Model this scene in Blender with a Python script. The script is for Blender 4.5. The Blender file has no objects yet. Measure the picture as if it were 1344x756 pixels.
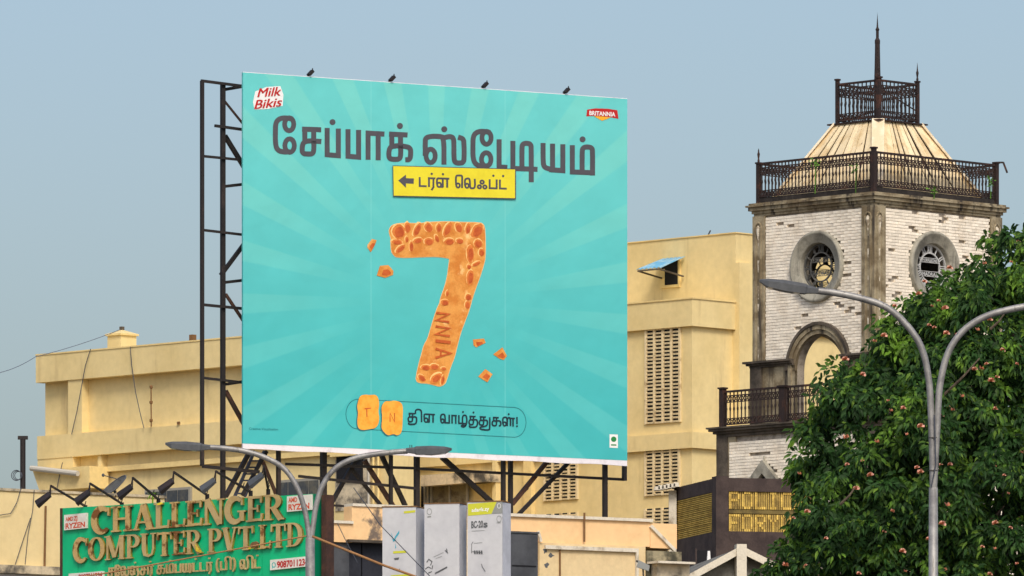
import bpy, math, random
from mathutils import Vector, Matrix
R = math.radians
rnd = random.Random(7)
sc = bpy.context.scene
COL = sc.collection

# ---------------- camera: a level long lens with a rising front ----------------
F = 11600.0            # focal length in photo pixels (photo 1344 x 756)
HC = 1.7; CX = 672.0; YH = 1450.0
cam = bpy.data.cameras.new('camera')
cam.sensor_width = 36; cam.lens = F / 1344 * 36; cam.shift_y = (YH - 378) / 1344
cam.clip_start = 1; cam.clip_end = 20000
co = bpy.data.objects.new('camera', cam); COL.objects.link(co)
co.location = (0, 0, HC); co.rotation_euler = (R(90), 0, 0); sc.camera = co

# ---------------- sky, sun, exposure ----------------
SUN_EL, SUN_AZ = 46, 9      # degrees; azimuth towards camera right of the line back to the viewer
w = bpy.data.worlds.new('World'); sc.world = w; w.use_nodes = True
wn = w.node_tree.nodes; bg = wn['Background']
sky = wn.new('ShaderNodeTexSky'); sky.sky_type = 'NISHITA'; sky.sun_disc = False
sky.sun_elevation = R(SUN_EL); sky.sun_rotation = R(180 - SUN_AZ)
sky.air_density = 1.0; sky.dust_density = 3.8; sky.ozone_density = 1.7; sky.altitude = 0
w.node_tree.links.new(sky.outputs[0], bg.inputs[0]); bg.inputs[1].default_value = 0.15
sl = bpy.data.lights.new('sun', 'SUN'); sl.energy = 1.85; sl.angle = R(18); sl.color = (1, .93, .82)
so = bpy.data.objects.new('sun', sl); COL.objects.link(so)
sd = Vector((math.sin(R(SUN_AZ)) * math.cos(R(SUN_EL)), -math.cos(R(SUN_AZ)) * math.cos(R(SUN_EL)), math.sin(R(SUN_EL))))
so.rotation_euler = sd.to_track_quat('Z', 'Y').to_euler()
sc.view_settings.view_transform = 'Standard'; sc.view_settings.look = 'None'
sc.view_settings.exposure = 0.09; sc.view_settings.gamma = 1
sc.cycles.max_bounces = 6

# ---------------- materials ----------------
def lin(c):
    return tuple(((v / 255) / 12.92 if v / 255 <= .04045 else ((v / 255 + .055) / 1.055) ** 2.4) for v in c) + (1,)
MATS = {}
def mat(name, c, c2=None, scale=1.5, thr=(.4, .65), streak=None, streak_thr=(.55, .75), fine=.12, isl=0, rough=.85,
        bump=0, metal=0, sub=0, gloss=.3, bscale=40, tint=None, stretch=(7, 7, .5)):
    m = bpy.data.materials.new(name); m.use_nodes = True; nt = m.node_tree; N = nt.nodes; L = nt.links
    b = N['Principled BSDF']; b.inputs['Roughness'].default_value = rough; b.inputs['Metallic'].default_value = metal
    b.inputs['Specular IOR Level'].default_value = gloss
    tc = N.new('ShaderNodeTexCoord')
    def noise(s, det=5, st=None):
        n = N.new('ShaderNodeTexNoise'); n.inputs['Scale'].default_value = s; n.inputs['Detail'].default_value = det
        n.inputs['Roughness'].default_value = .6
        if st:
            mp = N.new('ShaderNodeMapping'); mp.inputs['Scale'].default_value = st
            L.new(tc.outputs['Object'], mp.inputs[0]); L.new(mp.outputs[0], n.inputs['Vector'])
        else: L.new(tc.outputs['Object'], n.inputs['Vector'])
        return n.outputs['Fac']
    def ramp(fac, a, z):
        r = N.new('ShaderNodeMapRange'); r.interpolation_type = 'SMOOTHSTEP'
        r.inputs[1].default_value = a; r.inputs[2].default_value = z; L.new(fac, r.inputs[0]); return r.outputs[0]
    def mix(f, A, B, mode='MIX'):
        x = N.new('ShaderNodeMix'); x.data_type = 'RGBA'; x.blend_type = mode
        if isinstance(f, float): x.inputs[0].default_value = f
        else: L.new(f, x.inputs[0])
        for s, v in ((6, A), (7, B)):
            if isinstance(v, tuple): x.inputs[s].default_value = v
            else: L.new(v, x.inputs[s])
        return x.outputs[2]
    col = lin(c)
    if c2: col = mix(ramp(noise(scale), *thr), lin(c), lin(c2))
    if streak: col = mix(ramp(noise(1, 6, stretch), *streak_thr), col, lin(streak))
    if fine:
        v = N.new('ShaderNodeMapRange'); v.inputs[1].default_value = .3; v.inputs[2].default_value = .7
        v.inputs[3].default_value = 1 - fine; v.inputs[4].default_value = 1 + fine
        L.new(noise(scale * 9, 6), v.inputs[0]); col = mix(1.0, col, v.outputs[0], 'MULTIPLY')
    if isl:
        g = N.new('ShaderNodeNewGeometry'); oi = N.new('ShaderNodeObjectInfo')
        ad = N.new('ShaderNodeMath'); L.new(g.outputs['Random Per Island'], ad.inputs[0]); L.new(oi.outputs['Random'], ad.inputs[1])
        fr = N.new('ShaderNodeMath'); fr.operation = 'FRACT'; L.new(ad.outputs[0], fr.inputs[0])
        v = N.new('ShaderNodeMapRange'); v.inputs[3].default_value = 1 - isl; v.inputs[4].default_value = 1 + isl
        L.new(fr.outputs[0], v.inputs[0]); col = mix(1.0, col, v.outputs[0], 'MULTIPLY')
        if tint: 
            r2 = ramp(fr.outputs[0], .86, 1.0); col = mix(r2, col, lin(tint))
    if isinstance(col, tuple): b.inputs['Base Color'].default_value = col
    else: L.new(col, b.inputs['Base Color'])
    if bump:
        bm_ = N.new('ShaderNodeBump'); bm_.inputs['Strength'].default_value = bump; bm_.inputs['Distance'].default_value = .02
        L.new(noise(bscale, 4), bm_.inputs['Height']); L.new(bm_.outputs[0], b.inputs['Normal'])
    if sub:
        t = N.new('ShaderNodeBsdfTranslucent'); mx = N.new('ShaderNodeMixShader'); mx.inputs[0].default_value = sub
        if isinstance(col, tuple): t.inputs[0].default_value = col
        else: L.new(col, t.inputs[0])
        L.new(b.outputs[0], mx.inputs[1]); L.new(t.outputs[0], mx.inputs[2]); L.new(mx.outputs[0], N['Material Output'].inputs[0])
    MATS[name] = m; return m
YEL = mat('yellow_wall_paint', (228, 206, 149), (218, 195, 137), .5, (.35, .7), (198, 174, 124), (.54, .85), fine=.06, bump=.15, stretch=(3, 3, .4))
YEL2 = mat('yellow_wall_paint_weathered', (232, 206, 142), (212, 186, 128), .9, (.45, .7), (120, 110, 90), (.62, .85), fine=.07, bump=.2)
CRM = mat('cream_wall_paint', (230, 208, 156), (220, 197, 145), .7, (.4, .7), (176, 150, 108), (.64, .9), fine=.05, bump=.15)
PEACH = mat('peach_wall_paint', (238, 198, 146), (226, 184, 132), .8, (.45, .7), (150, 120, 92), (.68, .9), fine=.06, bump=.15)
TAN = mat('tan_wall_paint', (220, 196, 150), (202, 176, 134), 1.2, (.45, .7), (130, 112, 88), (.66, .85), fine=.06, bump=.15)
STAIN = mat('peeled_plaster', (206, 190, 160), (84, 80, 74), 1.4, (.45, .62), (60, 58, 54), (.58, .75), fine=.15, bump=.3)
PATCH = mat('dirt_stain', (150, 118, 80), (90, 78, 62), 3, fine=.2)
MOSS = mat('mossy_concrete', (150, 140, 112), (64, 62, 50), 2.2, (.4, .62), fine=.2, bump=.4)
COPE = mat('white_coping', (214, 205, 186), (160, 146, 124), 3, (.5, .7), fine=.1)
PLAS = mat('weathered_tower_plaster', (158, 146, 120), (118, 104, 80), 1.8, (.42, .6), (62, 56, 50), (.5, .66), fine=.16, bump=.4, stretch=(5, 5, .35))
PLAS2 = mat('weathered_ring_plaster', (158, 154, 140), (124, 120, 108), 2.5, (.4, .65), (84, 82, 76), (.54, .74), fine=.12, bump=.3)
LIME = mat('flaking_whitewash', (214, 204, 184), (140, 126, 104), 6, (.42, .6), fine=.15)
DARKCON = mat('blackened_concrete', (92, 83, 72), (62, 56, 49), 2, (.4, .65), (132, 120, 102), (.62, .8), fine=.2, bump=.4)
BRICK = mat('whitewashed_brick', (242, 232, 214), (228, 215, 194), 2.5, (.4, .7), fine=.12, isl=.12, bump=.4)
JOINT = mat('dark_mortar', (166, 156, 142), (128, 119, 108), 5, fine=.2)
IRON = mat('rusty_black_iron', (46, 36, 34), (76, 50, 40), 3, (.5, .7), fine=.2, rough=.7)
STEEL = mat('black_scaffold_steel', (38, 33, 32), (62, 50, 46), 3, (.55, .75), fine=.2, rough=.6)
STEEL2 = mat('brown_painted_steel', (84, 56, 44), (60, 44, 38), 3, fine=.2, rough=.6)
PLANK = mat('cream_roof_board', (232, 212, 172), (212, 186, 140), 1.8, (.45, .65), (120, 92, 62), (.64, .76), fine=.08, isl=.1, stretch=(6, 6, .8))
RIDGE = mat('pale_ridge_board', (234, 220, 194), (216, 196, 160), 2, fine=.06)
UNDER = mat('dark_roof_underlay', (60, 46, 34), fine=.2)
GALV = mat('galvanised_lamp_steel', (152, 150, 146), (124, 122, 120), 4, (.4, .65), (98, 92, 84), (.58, .7), fine=.12, stretch=(16, 16, 1.3), rough=.5, metal=.35, gloss=.5)
HEAD = mat('grey_lamp_housing', (84, 86, 88), (70, 72, 74), 4, fine=.08, rough=.5)
LENS = mat('lamp_lens', (190, 190, 186), fine=0, rough=.2, gloss=.6)
GREEN = mat('green_sign_panel', (0, 184, 122), (0, 172, 112), .7, (.35, .7), fine=.04, rough=.3, gloss=.6)
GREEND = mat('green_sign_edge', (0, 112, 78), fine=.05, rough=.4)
GOLD = mat('gold_letter_metal', (206, 178, 122), (190, 160, 104), 3, (.45, .65), fine=.08, rough=.45, metal=.25, gloss=.5)
GOLDR = mat('peeling_gold_letter', (198, 166, 108), (128, 84, 44), 4, (.52, .62), fine=.15, rough=.6, metal=.1)
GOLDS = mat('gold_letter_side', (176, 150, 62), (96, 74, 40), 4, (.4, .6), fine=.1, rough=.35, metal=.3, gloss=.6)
PLATE = mat('white_plate', (228, 224, 212), (212, 206, 192), 3, fine=.04, rough=.5)
RED = mat('red_print', (186, 36, 34), fine=.08, rough=.6)
REDO = mat('orange_red_print', (206, 82, 50), fine=.1, rough=.6)
TEALP = mat('teal_print', (70, 178, 170), fine=.05)
WHITE = mat('white_print', (232, 232, 230), fine=.03, rough=.6)
INK = mat('charcoal_print', (82, 80, 86), (76, 74, 80), 2, fine=.04, rough=.6)
INK2 = mat('dark_navy_print', (26, 50, 60), fine=.05, rough=.6)
LINEP = mat('dark_teal_line_print', (36, 110, 116), fine=0, rough=.6)
YELP = mat('yellow_print', (228, 214, 50), (222, 206, 46), 2, fine=.03, rough=.6)
BANDW = mat('white_vinyl_hem', (226, 222, 228), (196, 190, 196), 3, (.5, .75), fine=.05, rough=.6)
ORYEL = mat('orange_yellow_print', (240, 170, 40), fine=0, rough=.6)
PANEL = mat('grey_white_sheet', (198, 198, 199), (184, 184, 187), .9, (.4, .7), (150, 148, 146), (.72, .95), fine=.05, rough=.5)
PANELS = mat('grey_sheet_side', (200, 202, 210), (182, 184, 192), 1.5, fine=.07, rough=.5)
LIMEP = mat('lime_print', (196, 196, 60), fine=.05)
GREYP = mat('grey_print', (140, 142, 138), fine=.05)
INKP = mat('faded_black_print', (92, 94, 96), fine=.15)
BLUEP = mat('faded_blue_print', (72, 160, 180), fine=.1)
SHUT = mat('dark_grey_shutter', (78, 80, 84), (62, 64, 68), 1.5, fine=.1, rough=.6)
DARK = mat('dark_interior', (26, 26, 30), fine=.1)
GLASS = mat('dusty_dark_glass', (60, 64, 68), (96, 92, 80), 2, (.45, .7), fine=.15, rough=.25, gloss=.6)
FRAME = mat('grey_window_frame', (150, 146, 134), fine=.1)
GRILL = mat('concrete_louvre', (224, 204, 160), (176, 152, 112), 4, (.5, .7), fine=.1)
BLUE = mat('blue_corrugated_sheet', (104, 164, 196), (150, 186, 200), 4, fine=.08, rough=.5)
BAMB = mat('yellow_strip_cladding', (222, 188, 96), (192, 158, 76), 4, (.4, .65), fine=.15, isl=.15)
BAMBD = mat('olive_backing', (118, 102, 58), (88, 76, 46), 4, fine=.2)
BROWN = mat('dark_brown_beam', (74, 62, 58), (58, 48, 46), 2.5, (.4, .65), (96, 84, 76), (.66, .8), fine=.15, bump=.2)
ROOFG = mat('grey_weathered_roof', (126, 124, 116), (96, 92, 84), 2, fine=.12, bump=.3)
BARK = mat('brown_bark', (92, 80, 66), (64, 54, 44), 4, fine=.2, bump=.5)
LEAF = mat('green_leaf', (40, 72, 28), (102, 140, 42), 1.9, (.49, .68), fine=.1, isl=.5, rough=.6, sub=.25, tint=(104, 134, 44), gloss=.25)
LEAFL = mat('bright_leaf', (120, 160, 40), fine=.1, isl=.2, sub=.3)
BLOOM = mat('pink_blossom', (226, 170, 150), (214, 146, 104), 6, fine=.1, isl=.2, sub=.2)
CABLE = mat('brown_cable', (150, 110, 72), fine=.1)
CABLEB = mat('dark_cable', (70, 74, 84), fine=.1)
RUST = mat('rusty_rod', (120, 88, 56), fine=.2)
PVC = mat('white_pipe', (190, 184, 170), fine=.06)
GROUND = mat('dusty_ground', (128, 116, 98), (108, 98, 84), .3, fine=.15)
ASPH = mat('asphalt', (66, 66, 68), (58, 58, 60), .6, fine=.15)
PAINT = mat('road_paint', (214, 214, 208), fine=.1)
KERB = mat('kerb_concrete', (150, 146, 138), fine=.15)

# ---------------- mesh helpers ----------------
class MB:
    def __init__(s): s.v = []; s.f = []
    def add(s, vs, fs):
        b = len(s.v); s.v += [tuple(p) for p in vs]; s.f += [tuple(i + b for i in f) for f in fs]; return s
    def box(s, x0, x1, y0, y1, z0, z1):
        return s.add([(x0,y0,z0),(x1,y0,z0),(x1,y1,z0),(x0,y1,z0),(x0,y0,z1),(x1,y0,z1),(x1,y1,z1),(x0,y1,z1)],
                     [(0,3,2,1),(4,5,6,7),(0,1,5,4),(1,2,6,5),(2,3,7,6),(3,0,4,7)])
    def hexa(s, a, b):    # two quads
        return s.add(list(a) + list(b), [(3,2,1,0),(4,5,6,7),(0,1,5,4),(1,2,6,5),(2,3,7,6),(3,0,4,7)])
    def beam(s, p, q, w, h=None, up=(0, 0, 1)):
        p = Vector(p); q = Vector(q); d = (q - p).normalized(); up = Vector(up)
        if abs(d.dot(up)) > .95: up = Vector((1, 0, 0))
        a = d.cross(up).normalized(); b = d.cross(a).normalized(); h = h or w
        a *= w / 2; b *= h / 2
        return s.hexa([p-a-b, p+a-b, p+a+b, p-a+b], [q-a-b, q+a-b, q+a+b, q-a+b])
    def tube(s, pts, rad, n=8, cap=True):
        pts = [Vector(p) for p in pts]; b = len(s.v); m = len(pts)
        rs = rad if isinstance(rad, (list, tuple)) else [rad] * m
        prev = None
        for i, p in enumerate(pts):
            d = (pts[min(i+1, m-1)] - pts[max(i-1, 0)]).normalized()
            if prev is None: a = d.orthogonal().normalized()
            else: a = (prev - d * prev.dot(d)).normalized()
            prev = a; c = d.cross(a)
            for k in range(n):
                t = 2 * math.pi * k / n
                s.v.append(tuple(p + (a * math.cos(t) + c * math.sin(t)) * rs[i]))
        for i in range(m - 1):
            for k in range(n):
                s.f.append((b+i*n+k, b+i*n+(k+1)%n, b+(i+1)*n+(k+1)%n, b+(i+1)*n+k))
        if cap:
            s.f.append(tuple(b + k for k in reversed(range(n)))); s.f.append(tuple(b + (m-1)*n + k for k in range(n)))
        return s
    def lathe(s, c, prof, n=12):
        c = Vector(c); b = len(s.v)
        for r, z in prof:
            for k in range(n):
                t = 2*math.pi*k/n; s.v.append((c.x + r*math.cos(t), c.y + r*math.sin(t), c.z + z))
        for i in range(len(prof)-1):
            for k in range(n): s.f.append((b+i*n+k, b+i*n+(k+1)%n, b+(i+1)*n+(k+1)%n, b+(i+1)*n+k))
        return s
    def build(s, name, m, parent=None, smooth=False):
        me = bpy.data.meshes.new(name); me.from_pydata(s.v, [], s.f)
        if m: me.materials.append(m)
        if smooth: me.polygons.foreach_set('use_smooth', [True] * len(me.polygons))
        o = bpy.data.objects.new(name, me); COL.objects.link(o)
        if parent: o.parent = parent
        return o
def tag(o, label=None, cat=None, group=None, kind=None):
    if label: o['label'] = label
    if cat: o['category'] = cat
    if group: o['group'] = group
    if kind: o['kind'] = kind
    return o
def thing(name, label, cat, loc=(0, 0, 0), th=0, group=None):
    o = bpy.data.objects.new(name, None); COL.objects.link(o); o.location = loc; o.rotation_euler = (0, 0, th)
    o.empty_display_size = .5
    return tag(o, label, cat, group)
def copy_of(o, parent, loc=None):
    c = o.copy(); COL.objects.link(c); c.parent = parent
    if loc is not None: c.location = loc
    return c
class Fr:
    """upright plane frame: origin where the photo column px meets distance D; X along the facade, Y away from the camera"""
    def __init__(s, px, D, deg):
        s.o = ((px - CX) / F * D, D); t = R(deg); s.th = t
        s.d = (math.cos(t), math.sin(t)); s.n = (-math.sin(t), math.cos(t))
    def loc(s): return (s.o[0], s.o[1], 0)
    def onY(s, px, py, yl=0.0):     # point on plane local y = yl -> (x, z)
        r = (px - CX) / F; nx, ny = s.n; Y = (yl + s.o[0]*nx + s.o[1]*ny) / (r*nx + ny)
        return ((r*Y - s.o[0])*s.d[0] + (Y - s.o[1])*s.d[1], HC + (YH - py) / F * Y)
    def onX(s, px, py, xl=0.0):     # point on plane local x = xl -> (y, z)
        r = (px - CX) / F; nx, ny = s.d; Y = (xl + s.o[0]*nx + s.o[1]*ny) / (r*nx + ny)
        return ((r*Y - s.o[0])*s.n[0] + (Y - s.o[1])*s.n[1], HC + (YH - py) / F * Y)
    def z(s, py, x=0, y=0):
        Y = s.o[1] + x*s.d[1] + y*s.n[1]; return HC + (YH - py) / F * Y
    def p3(s, px, py, yl=0.0):
        x, z = s.onY(px, py, yl); return (x, yl, z)
def W(px, py, D): return ((px - CX) / F * D, D, HC + (YH - py) / F * D)
def chaikin(p, n=3, closed=False):
    for _ in range(n):
        q = [] if closed else [p[0]]
        rng = range(len(p)) if closed else range(len(p) - 1)
        for i in rng:
            a = p[i]; b = p[(i + 1) % len(p)]
            q.append((a[0]*.75 + b[0]*.25, a[1]*.75 + b[1]*.25)); q.append((a[0]*.25 + b[0]*.75, a[1]*.25 + b[1]*.75))
        if not closed: q.append(p[-1])
        p = q
    return p
def ribbon(pts, wd, closed=False):
    """strip of quads along pts in 2-D with mitred joints"""
    n = len(pts); ws = wd if isinstance(wd, (list, tuple)) else [wd] * n
    Lp, Rp = [], []
    for i, p in enumerate(pts):
        a = pts[i-1] if (i > 0 or closed) else None; b = pts[(i+1) % n] if (i < n-1 or closed) else None
        def nrm(u, v):
            dx, dy = v[0]-u[0], v[1]-u[1]; l = math.hypot(dx, dy) or 1; return (-dy/l, dx/l)
        if a is None: m = nrm(p, b); k = 1
        elif b is None: m = nrm(a, p); k = 1
        else:
            n1 = nrm(a, p); n2 = nrm(p, b); m = (n1[0]+n2[0], n1[1]+n2[1]); l = math.hypot(*m) or 1
            m = (m[0]/l, m[1]/l); k = min(2, 1 / max(.4, m[0]*n1[0] + m[1]*n1[1]))
        h = ws[i] / 2 * k
        Lp.append((p[0]+m[0]*h, p[1]+m[1]*h)); Rp.append((p[0]-m[0]*h, p[1]-m[1]*h))
    q = []
    for i in range(n if closed else n-1):
        j = (i+1) % n; q.append([Lp[i], Lp[j], Rp[j], Rp[i]])
    return q
def disc(cx, cy, rx, ry, n=20):
    c = [(cx + rx*math.cos(2*math.pi*k/n), cy + ry*math.sin(2*math.pi*k/n)) for k in range(n)]
    return c
class Art:
    """flat print laid on a facade frame; 2-D shapes are mapped by fn(x, y, depth) -> local point; every shape gets its own thin layer"""
    def __init__(s, fn, y0, step=.0006): s.fn = fn; s.mb = MB(); s.y = y0; s.step = step
    def polys(s, ps):
        for p in ps: s.mb.add([s.fn(a, b, s.y) for a, b in p], [tuple(range(len(p)))])
        s.y -= s.step; return s
    def stroke(s, pts, w, smooth=0, closed=False):
        if smooth: pts = chaikin(pts, smooth, closed)
        return s.polys(ribbon(pts, w, closed))
    def build(s, name, m, parent): return s.mb.build(name, m, parent)
def text_polys(txt, size=1.0, bold=0.0, shear=0.0):
    """triangles of a line of Latin text in the built-in font, baseline at 0, scaled so that cap height = size; returns (polys, width)"""
    c = bpy.data.curves.new('lettering', 'FONT'); c.body = txt; c.size = 1; c.offset = bold; c.shear = shear; c.resolution_u = 4
    o = bpy.data.objects.new('lettering', c)
    me = o.to_mesh(); vs = [(v.co.x, v.co.y) for v in me.vertices]
    fs = [list(p.vertices) for p in me.polygons]; o.to_mesh_clear(); bpy.data.objects.remove(o); bpy.data.curves.remove(c)
    k = size / .72; x0 = min(v[0] for v in vs); x1 = max(v[0] for v in vs)
    return [[((vs[i][0]-x0)*k, vs[i][1]*k) for i in f] for f in fs], (x1 - x0) * k
def fit_text(txt, x0, yb0, x1, yb1, h, bold=0, shear=0):
    """text laid in photo pixels from (x0, yb0) to (x1, yb1) along its baseline, cap height h"""
    ps, wd = text_polys(txt, 1, bold, shear); k = (x1-x0) / wd; sl = (yb1-yb0) / (x1-x0)
    return [[(x0 + a*k, yb0 + a*k*sl - b*h) for a, b in p] for p in ps]

# ---- Tamil letters drawn as pen strokes: x height 1, 's' smooth line, 'l' straight line, 'o' ring, 'd' dot ----
PULLI = ('d', .5, 1.35)
BOWL = [(.55,.92),(.55,.35),(.5,.02),(.3,-.02),(.06,.05),(.04,.4),(.2,.55),(.55,.53)]
TG = {
 'ta': (.85, [('l', [(.1,1),(.1,.07),(.8,.07)])]),
 'ra': (.75, [('l', [(.1,0),(.1,1)]), ('l', [(.0,.92),(.75,.92)]), ('l', [(.55,.92),(.55,0),(.35,-.32)])]),
 'na': (1.35, [('o', .29,.26,.2,.23), ('s', [(.08,.3),(.07,.8),(.12,.93),(.4,.93)]), ('l', [(.3,.93),(1.32,.93)]), ('l', [(.66,.93),(.66,.02)]), ('l', [(.4,.07),(.7,.07)]), ('l', [(1.1,.93),(1.1,0)])]),
 'e':  (.82, [('o', .28,.25,.18,.22), ('s', [(.08,.3),(.05,1.25),(.35,1.3),(.68,1.3),(.7,1.0),(.68,0)])]),
 'la': (1.2, [('o', .28,.25,.18,.22), ('s', [(.08,.3),(.06,.95),(.5,1.05),(.58,.7),(.58,.05),(.8,-.02),(1.05,.05),(1.1,.5),(1.05,1)])]),
 'ak': (1.1, [('o', .25,.18,.17,.17), ('o', .8,.18,.17,.17), ('o', .52,.68,.17,.17)]),
 'pa': (.95, [('l', [(.1,1),(.1,.07),(.8,.07),(.8,1)])]),
 'tha': (1.1, [('l', [(.08,.92),(.8,.92)]), ('l', [(.2,.92),(.2,.55)]), ('s', BOWL), ('s', [(.5,.54),(.95,.6),(1.05,.2),(.9,-.25),(.5,-.3),(.1,-.3),(.1,-.1)])]),
 'i':  (.55, [('s', [(-.3,.9),(-.3,1.35),(.1,1.45),(.38,1.3),(.4,.9),(.4,0)])]),
 'va': (1.2, [('o', .28,.25,.18,.22), ('s', [(.08,.3),(.06,.95),(.5,1.05),(.58,.7),(.58,.02)]), ('l', [(.5,.07),(1.05,.07),(1.05,1)])]),
 'aa': (.7, [('l', [(.0,.92),(.65,.92)]), ('l', [(.1,0),(.1,.9)]), ('l', [(.52,0),(.52,.9)])]),
 'zha': (1.15, [('l', [(.1,1),(.1,.07),(.95,.07)]), ('s', [(.52,.07),(.5,.95),(.9,1.05),(1.02,.7),(1.0,.0),(.7,-.35),(.35,-.25),(.5,-.1),(.9,-.2)])]),
 'ka': (1.12, [('l', [(.12,.92),(.8,.92)]), ('l', [(.22,.92),(.22,.55)]), ('s', BOWL), ('s', [(.5,.54),(.95,.6),(1.05,.3),(1.0,.03),(.8,.0)])]),
 'lla': (1.5, [('o', .28,.25,.18,.22), ('s', [(.08,.3),(.06,.95),(.5,1.05),(.58,.7),(.58,.02)]), ('s', [(.58,.3),(.6,.95),(.95,1.0),(.95,.05)]), ('l', [(.9,.92),(1.45,.92)]), ('l', [(1.25,.92),(1.25,0)])]),
 'sa': (.85, [('l', [(.12,.92),(.8,.92)]), ('l', [(.22,.92),(.22,.55)]), ('s', BOWL), ('l', [(.5,.53),(.8,.53)])]),
 'ee': (.72, [('o', .45,.95,.17,.2), ('o', .45,.2,.17,.22), ('s', [(.45,1.2),(.15,1.2),(.08,.9),(.08,.2),(.15,-.05),(.45,-.05)])]),
 'nya': (1.3, [('o', .28,.25,.18,.22), ('s', [(.08,.3),(.06,.95),(.5,1.0),(.55,.6),(.55,.05)]), ('l', [(.5,.92),(1.1,.92)]), ('s', [(.9,.92),(1.0,.5),(1.15,.1),(.9,-.3),(.4,-.3)])]),
 'ma': (1.1, [('l', [(.1,1),(.1,.07),(.95,.07),]), ('s', [(.5,.07),(.5,.95),(.9,1.05),(.98,.7),(.97,.0)])]),
 'yuu': (1.3, [('s', [(.1,1),(.08,.2),(.2,.03),(.5,.05)]), ('l', [(.45,.07),(.9,.07),(.9,1)]), ('l', [(.5,.07),(.5,1)]), ('s', [(.9,.1),(1.1,-.1),(1.2,.5),(1.1,.9),(1.25,.9)])]),
 'thu': (1.4, [('l', [(.08,.92),(.8,.92)]), ('l', [(.2,.92),(.2,.55)]), ('s', BOWL), ('s', [(.5,.54),(.95,.6),(1.0,.2),(.85,-.1),(.3,-.2),(.1,-.3),(.2,-.5),(1.2,-.55),(1.25,-.2),(1.25,.92)])]),
 '!': (.3, [('l', [(.12,1.1),(.12,.3)]), ('d', .12, .06)]),
 '(': (.45, [('s', [(.35,1.3),(.08,1.0),(.08,.1),(.35,-.2)])]),
 ')': (.45, [('s', [(.05,1.3),(.32,1.0),(.32,.1),(.05,-.2)])]),
 ' ': (.4, []),
}
def tamil(fn, ya, m, parent, seq, x0, y0, x1, y1, h, pen=.17, step=.0006, solid=0):
    """seq of glyph names, a trailing . adds the dot above; laid in photo pixels; each letter is its own object"""
    tot = sum(TG[g.rstrip('.')][0] for g in seq) + .08*len(seq); k = (x1-x0)/tot; sl = (y1-y0)/(x1-x0); X = 0
    def P(a, b): return (x0 + (X+a)*k, y0 + (X+a)*k*sl - b*h)
    pw = pen*h
    for g in seq:
        dot = g.endswith('.'); g = g.rstrip('.'); wd, st = TG[g]; st = list(st); art = Art(fn, ya, step)
        if dot: st.append(('d', wd/2, 1.38))
        for q in st:
            if q[0] == 's': art.stroke(chaikin([P(*p) for p in q[1]], 2), pw)
            elif q[0] == 'l': art.stroke([P(*p) for p in q[1]], pw)
            elif q[0] == 'o':
                art.stroke([P(q[1]+q[3]*math.cos(t*math.pi/6), q[2]+q[4]*math.sin(t*math.pi/6)) for t in range(12)], pw*.95, closed=True)
            else:
                c = P(q[1], q[2]); art.polys([disc(c[0], c[1], pw*.62, pw*.62, 12)])
        if st:
            if solid: solidify(art, solid)
            art.build('letter', m, parent)
        X += wd + .08
def solidify(art, th):
    """give a flat print shape real thickness towards +Y"""
    mb = art.mb; nv = len(mb.v); fs = list(mb.f)
    mb.v += [(x, y + th, z) for x, y, z in mb.v]
    for f in fs:
        for i in range(len(f)):
            a, b = f[i], f[(i+1) % len(f)]; mb.f.append((a, b, b+nv, a+nv))

# ======================= SETTING =======================
g = MB().add([(-3000,-500,0),(3000,-500,0),(3000,6000,0),(-3000,6000,0)], [(0,1,2,3)]).build('ground', GROUND); tag(g, kind='structure')
g = MB().add([(-300,80,.004),(300,80,.004),(300,132,.004),(-300,132,.004)], [(0,1,2,3)]).build('road', ASPH); tag(g, kind='structure')
g = MB().box(-300,300,132,140,-.1,.13).build('pavement', KERB); tag(g, kind='structure')
mb = MB()
for i in range(60): mb.add([(-180+i*6,105.9,.008),(-177+i*6,105.9,.008),(-177+i*6,106.1,.008),(-180+i*6,106.1,.008)], [(0,1,2,3)])
g = mb.build('road_marking', PAINT); tag(g, kind='structure')

# ======================= BILLBOARD =======================
B = Fr(319, 165, 31.1)
BW = B.onY(823.3, 300)[0]; BT = B.z(95); BB = B.z(589)
RL = B.onY(265, 300)[0]
ROOFZ = B.z(705)
bill = thing('billboard', 'huge turquoise billboard with a biscuit shaped 7 and grey lettering on black steel scaffolding', 'billboard', B.loc(), B.th)
# printed sunburst material
m = bpy.data.materials.new('turquoise_sunburst_print'); m.use_nodes = True; nt = m.node_tree; N = nt.nodes; L = nt.links
bs = N['Principled BSDF']; bs.inputs['Roughness'].default_value = .55; bs.inputs['Specular IOR Level'].default_value = .3
tc = N.new('ShaderNodeTexCoord'); sx = N.new('ShaderNodeSeparateXYZ'); L.new(tc.outputs['Object'], sx.inputs[0])
def MN(op, a, b=None, c=None):
    n = N.new('ShaderNodeMath'); n.operation = op
    for i, v in enumerate((a, b, c)):
        if v is None: continue
        if isinstance(v, (int, float)): n.inputs[i].default_value = v
        else: L.new(v, n.inputs[i])
    return n.outputs[0]
cx_, cz_ = B.onY(573, 395)
dx = MN('SUBTRACT', sx.outputs[0], cx_); dz = MN('SUBTRACT', sx.outputs[2], cz_)
an = MN('ARCTAN2', dz, dx); s_ = MN('COSINE', MN('MULTIPLY', MN('SUBTRACT', an, math.pi/2), 27.0))
rad = MN('SQRT', MN('ADD', MN('MULTIPLY', dx, dx), MN('MULTIPLY', dz, dz)))
def smooth(v, a, b):
    r = N.new('ShaderNodeMapRange'); r.interpolation_type = 'SMOOTHSTEP'; r.inputs[1].default_value = a; r.inputs[2].default_value = b
    L.new(v, r.inputs[0]); return r.outputs[0]
f = MN('MULTIPLY', smooth(s_, .2, .5), smooth(rad, 1.2, 4.0))
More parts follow.
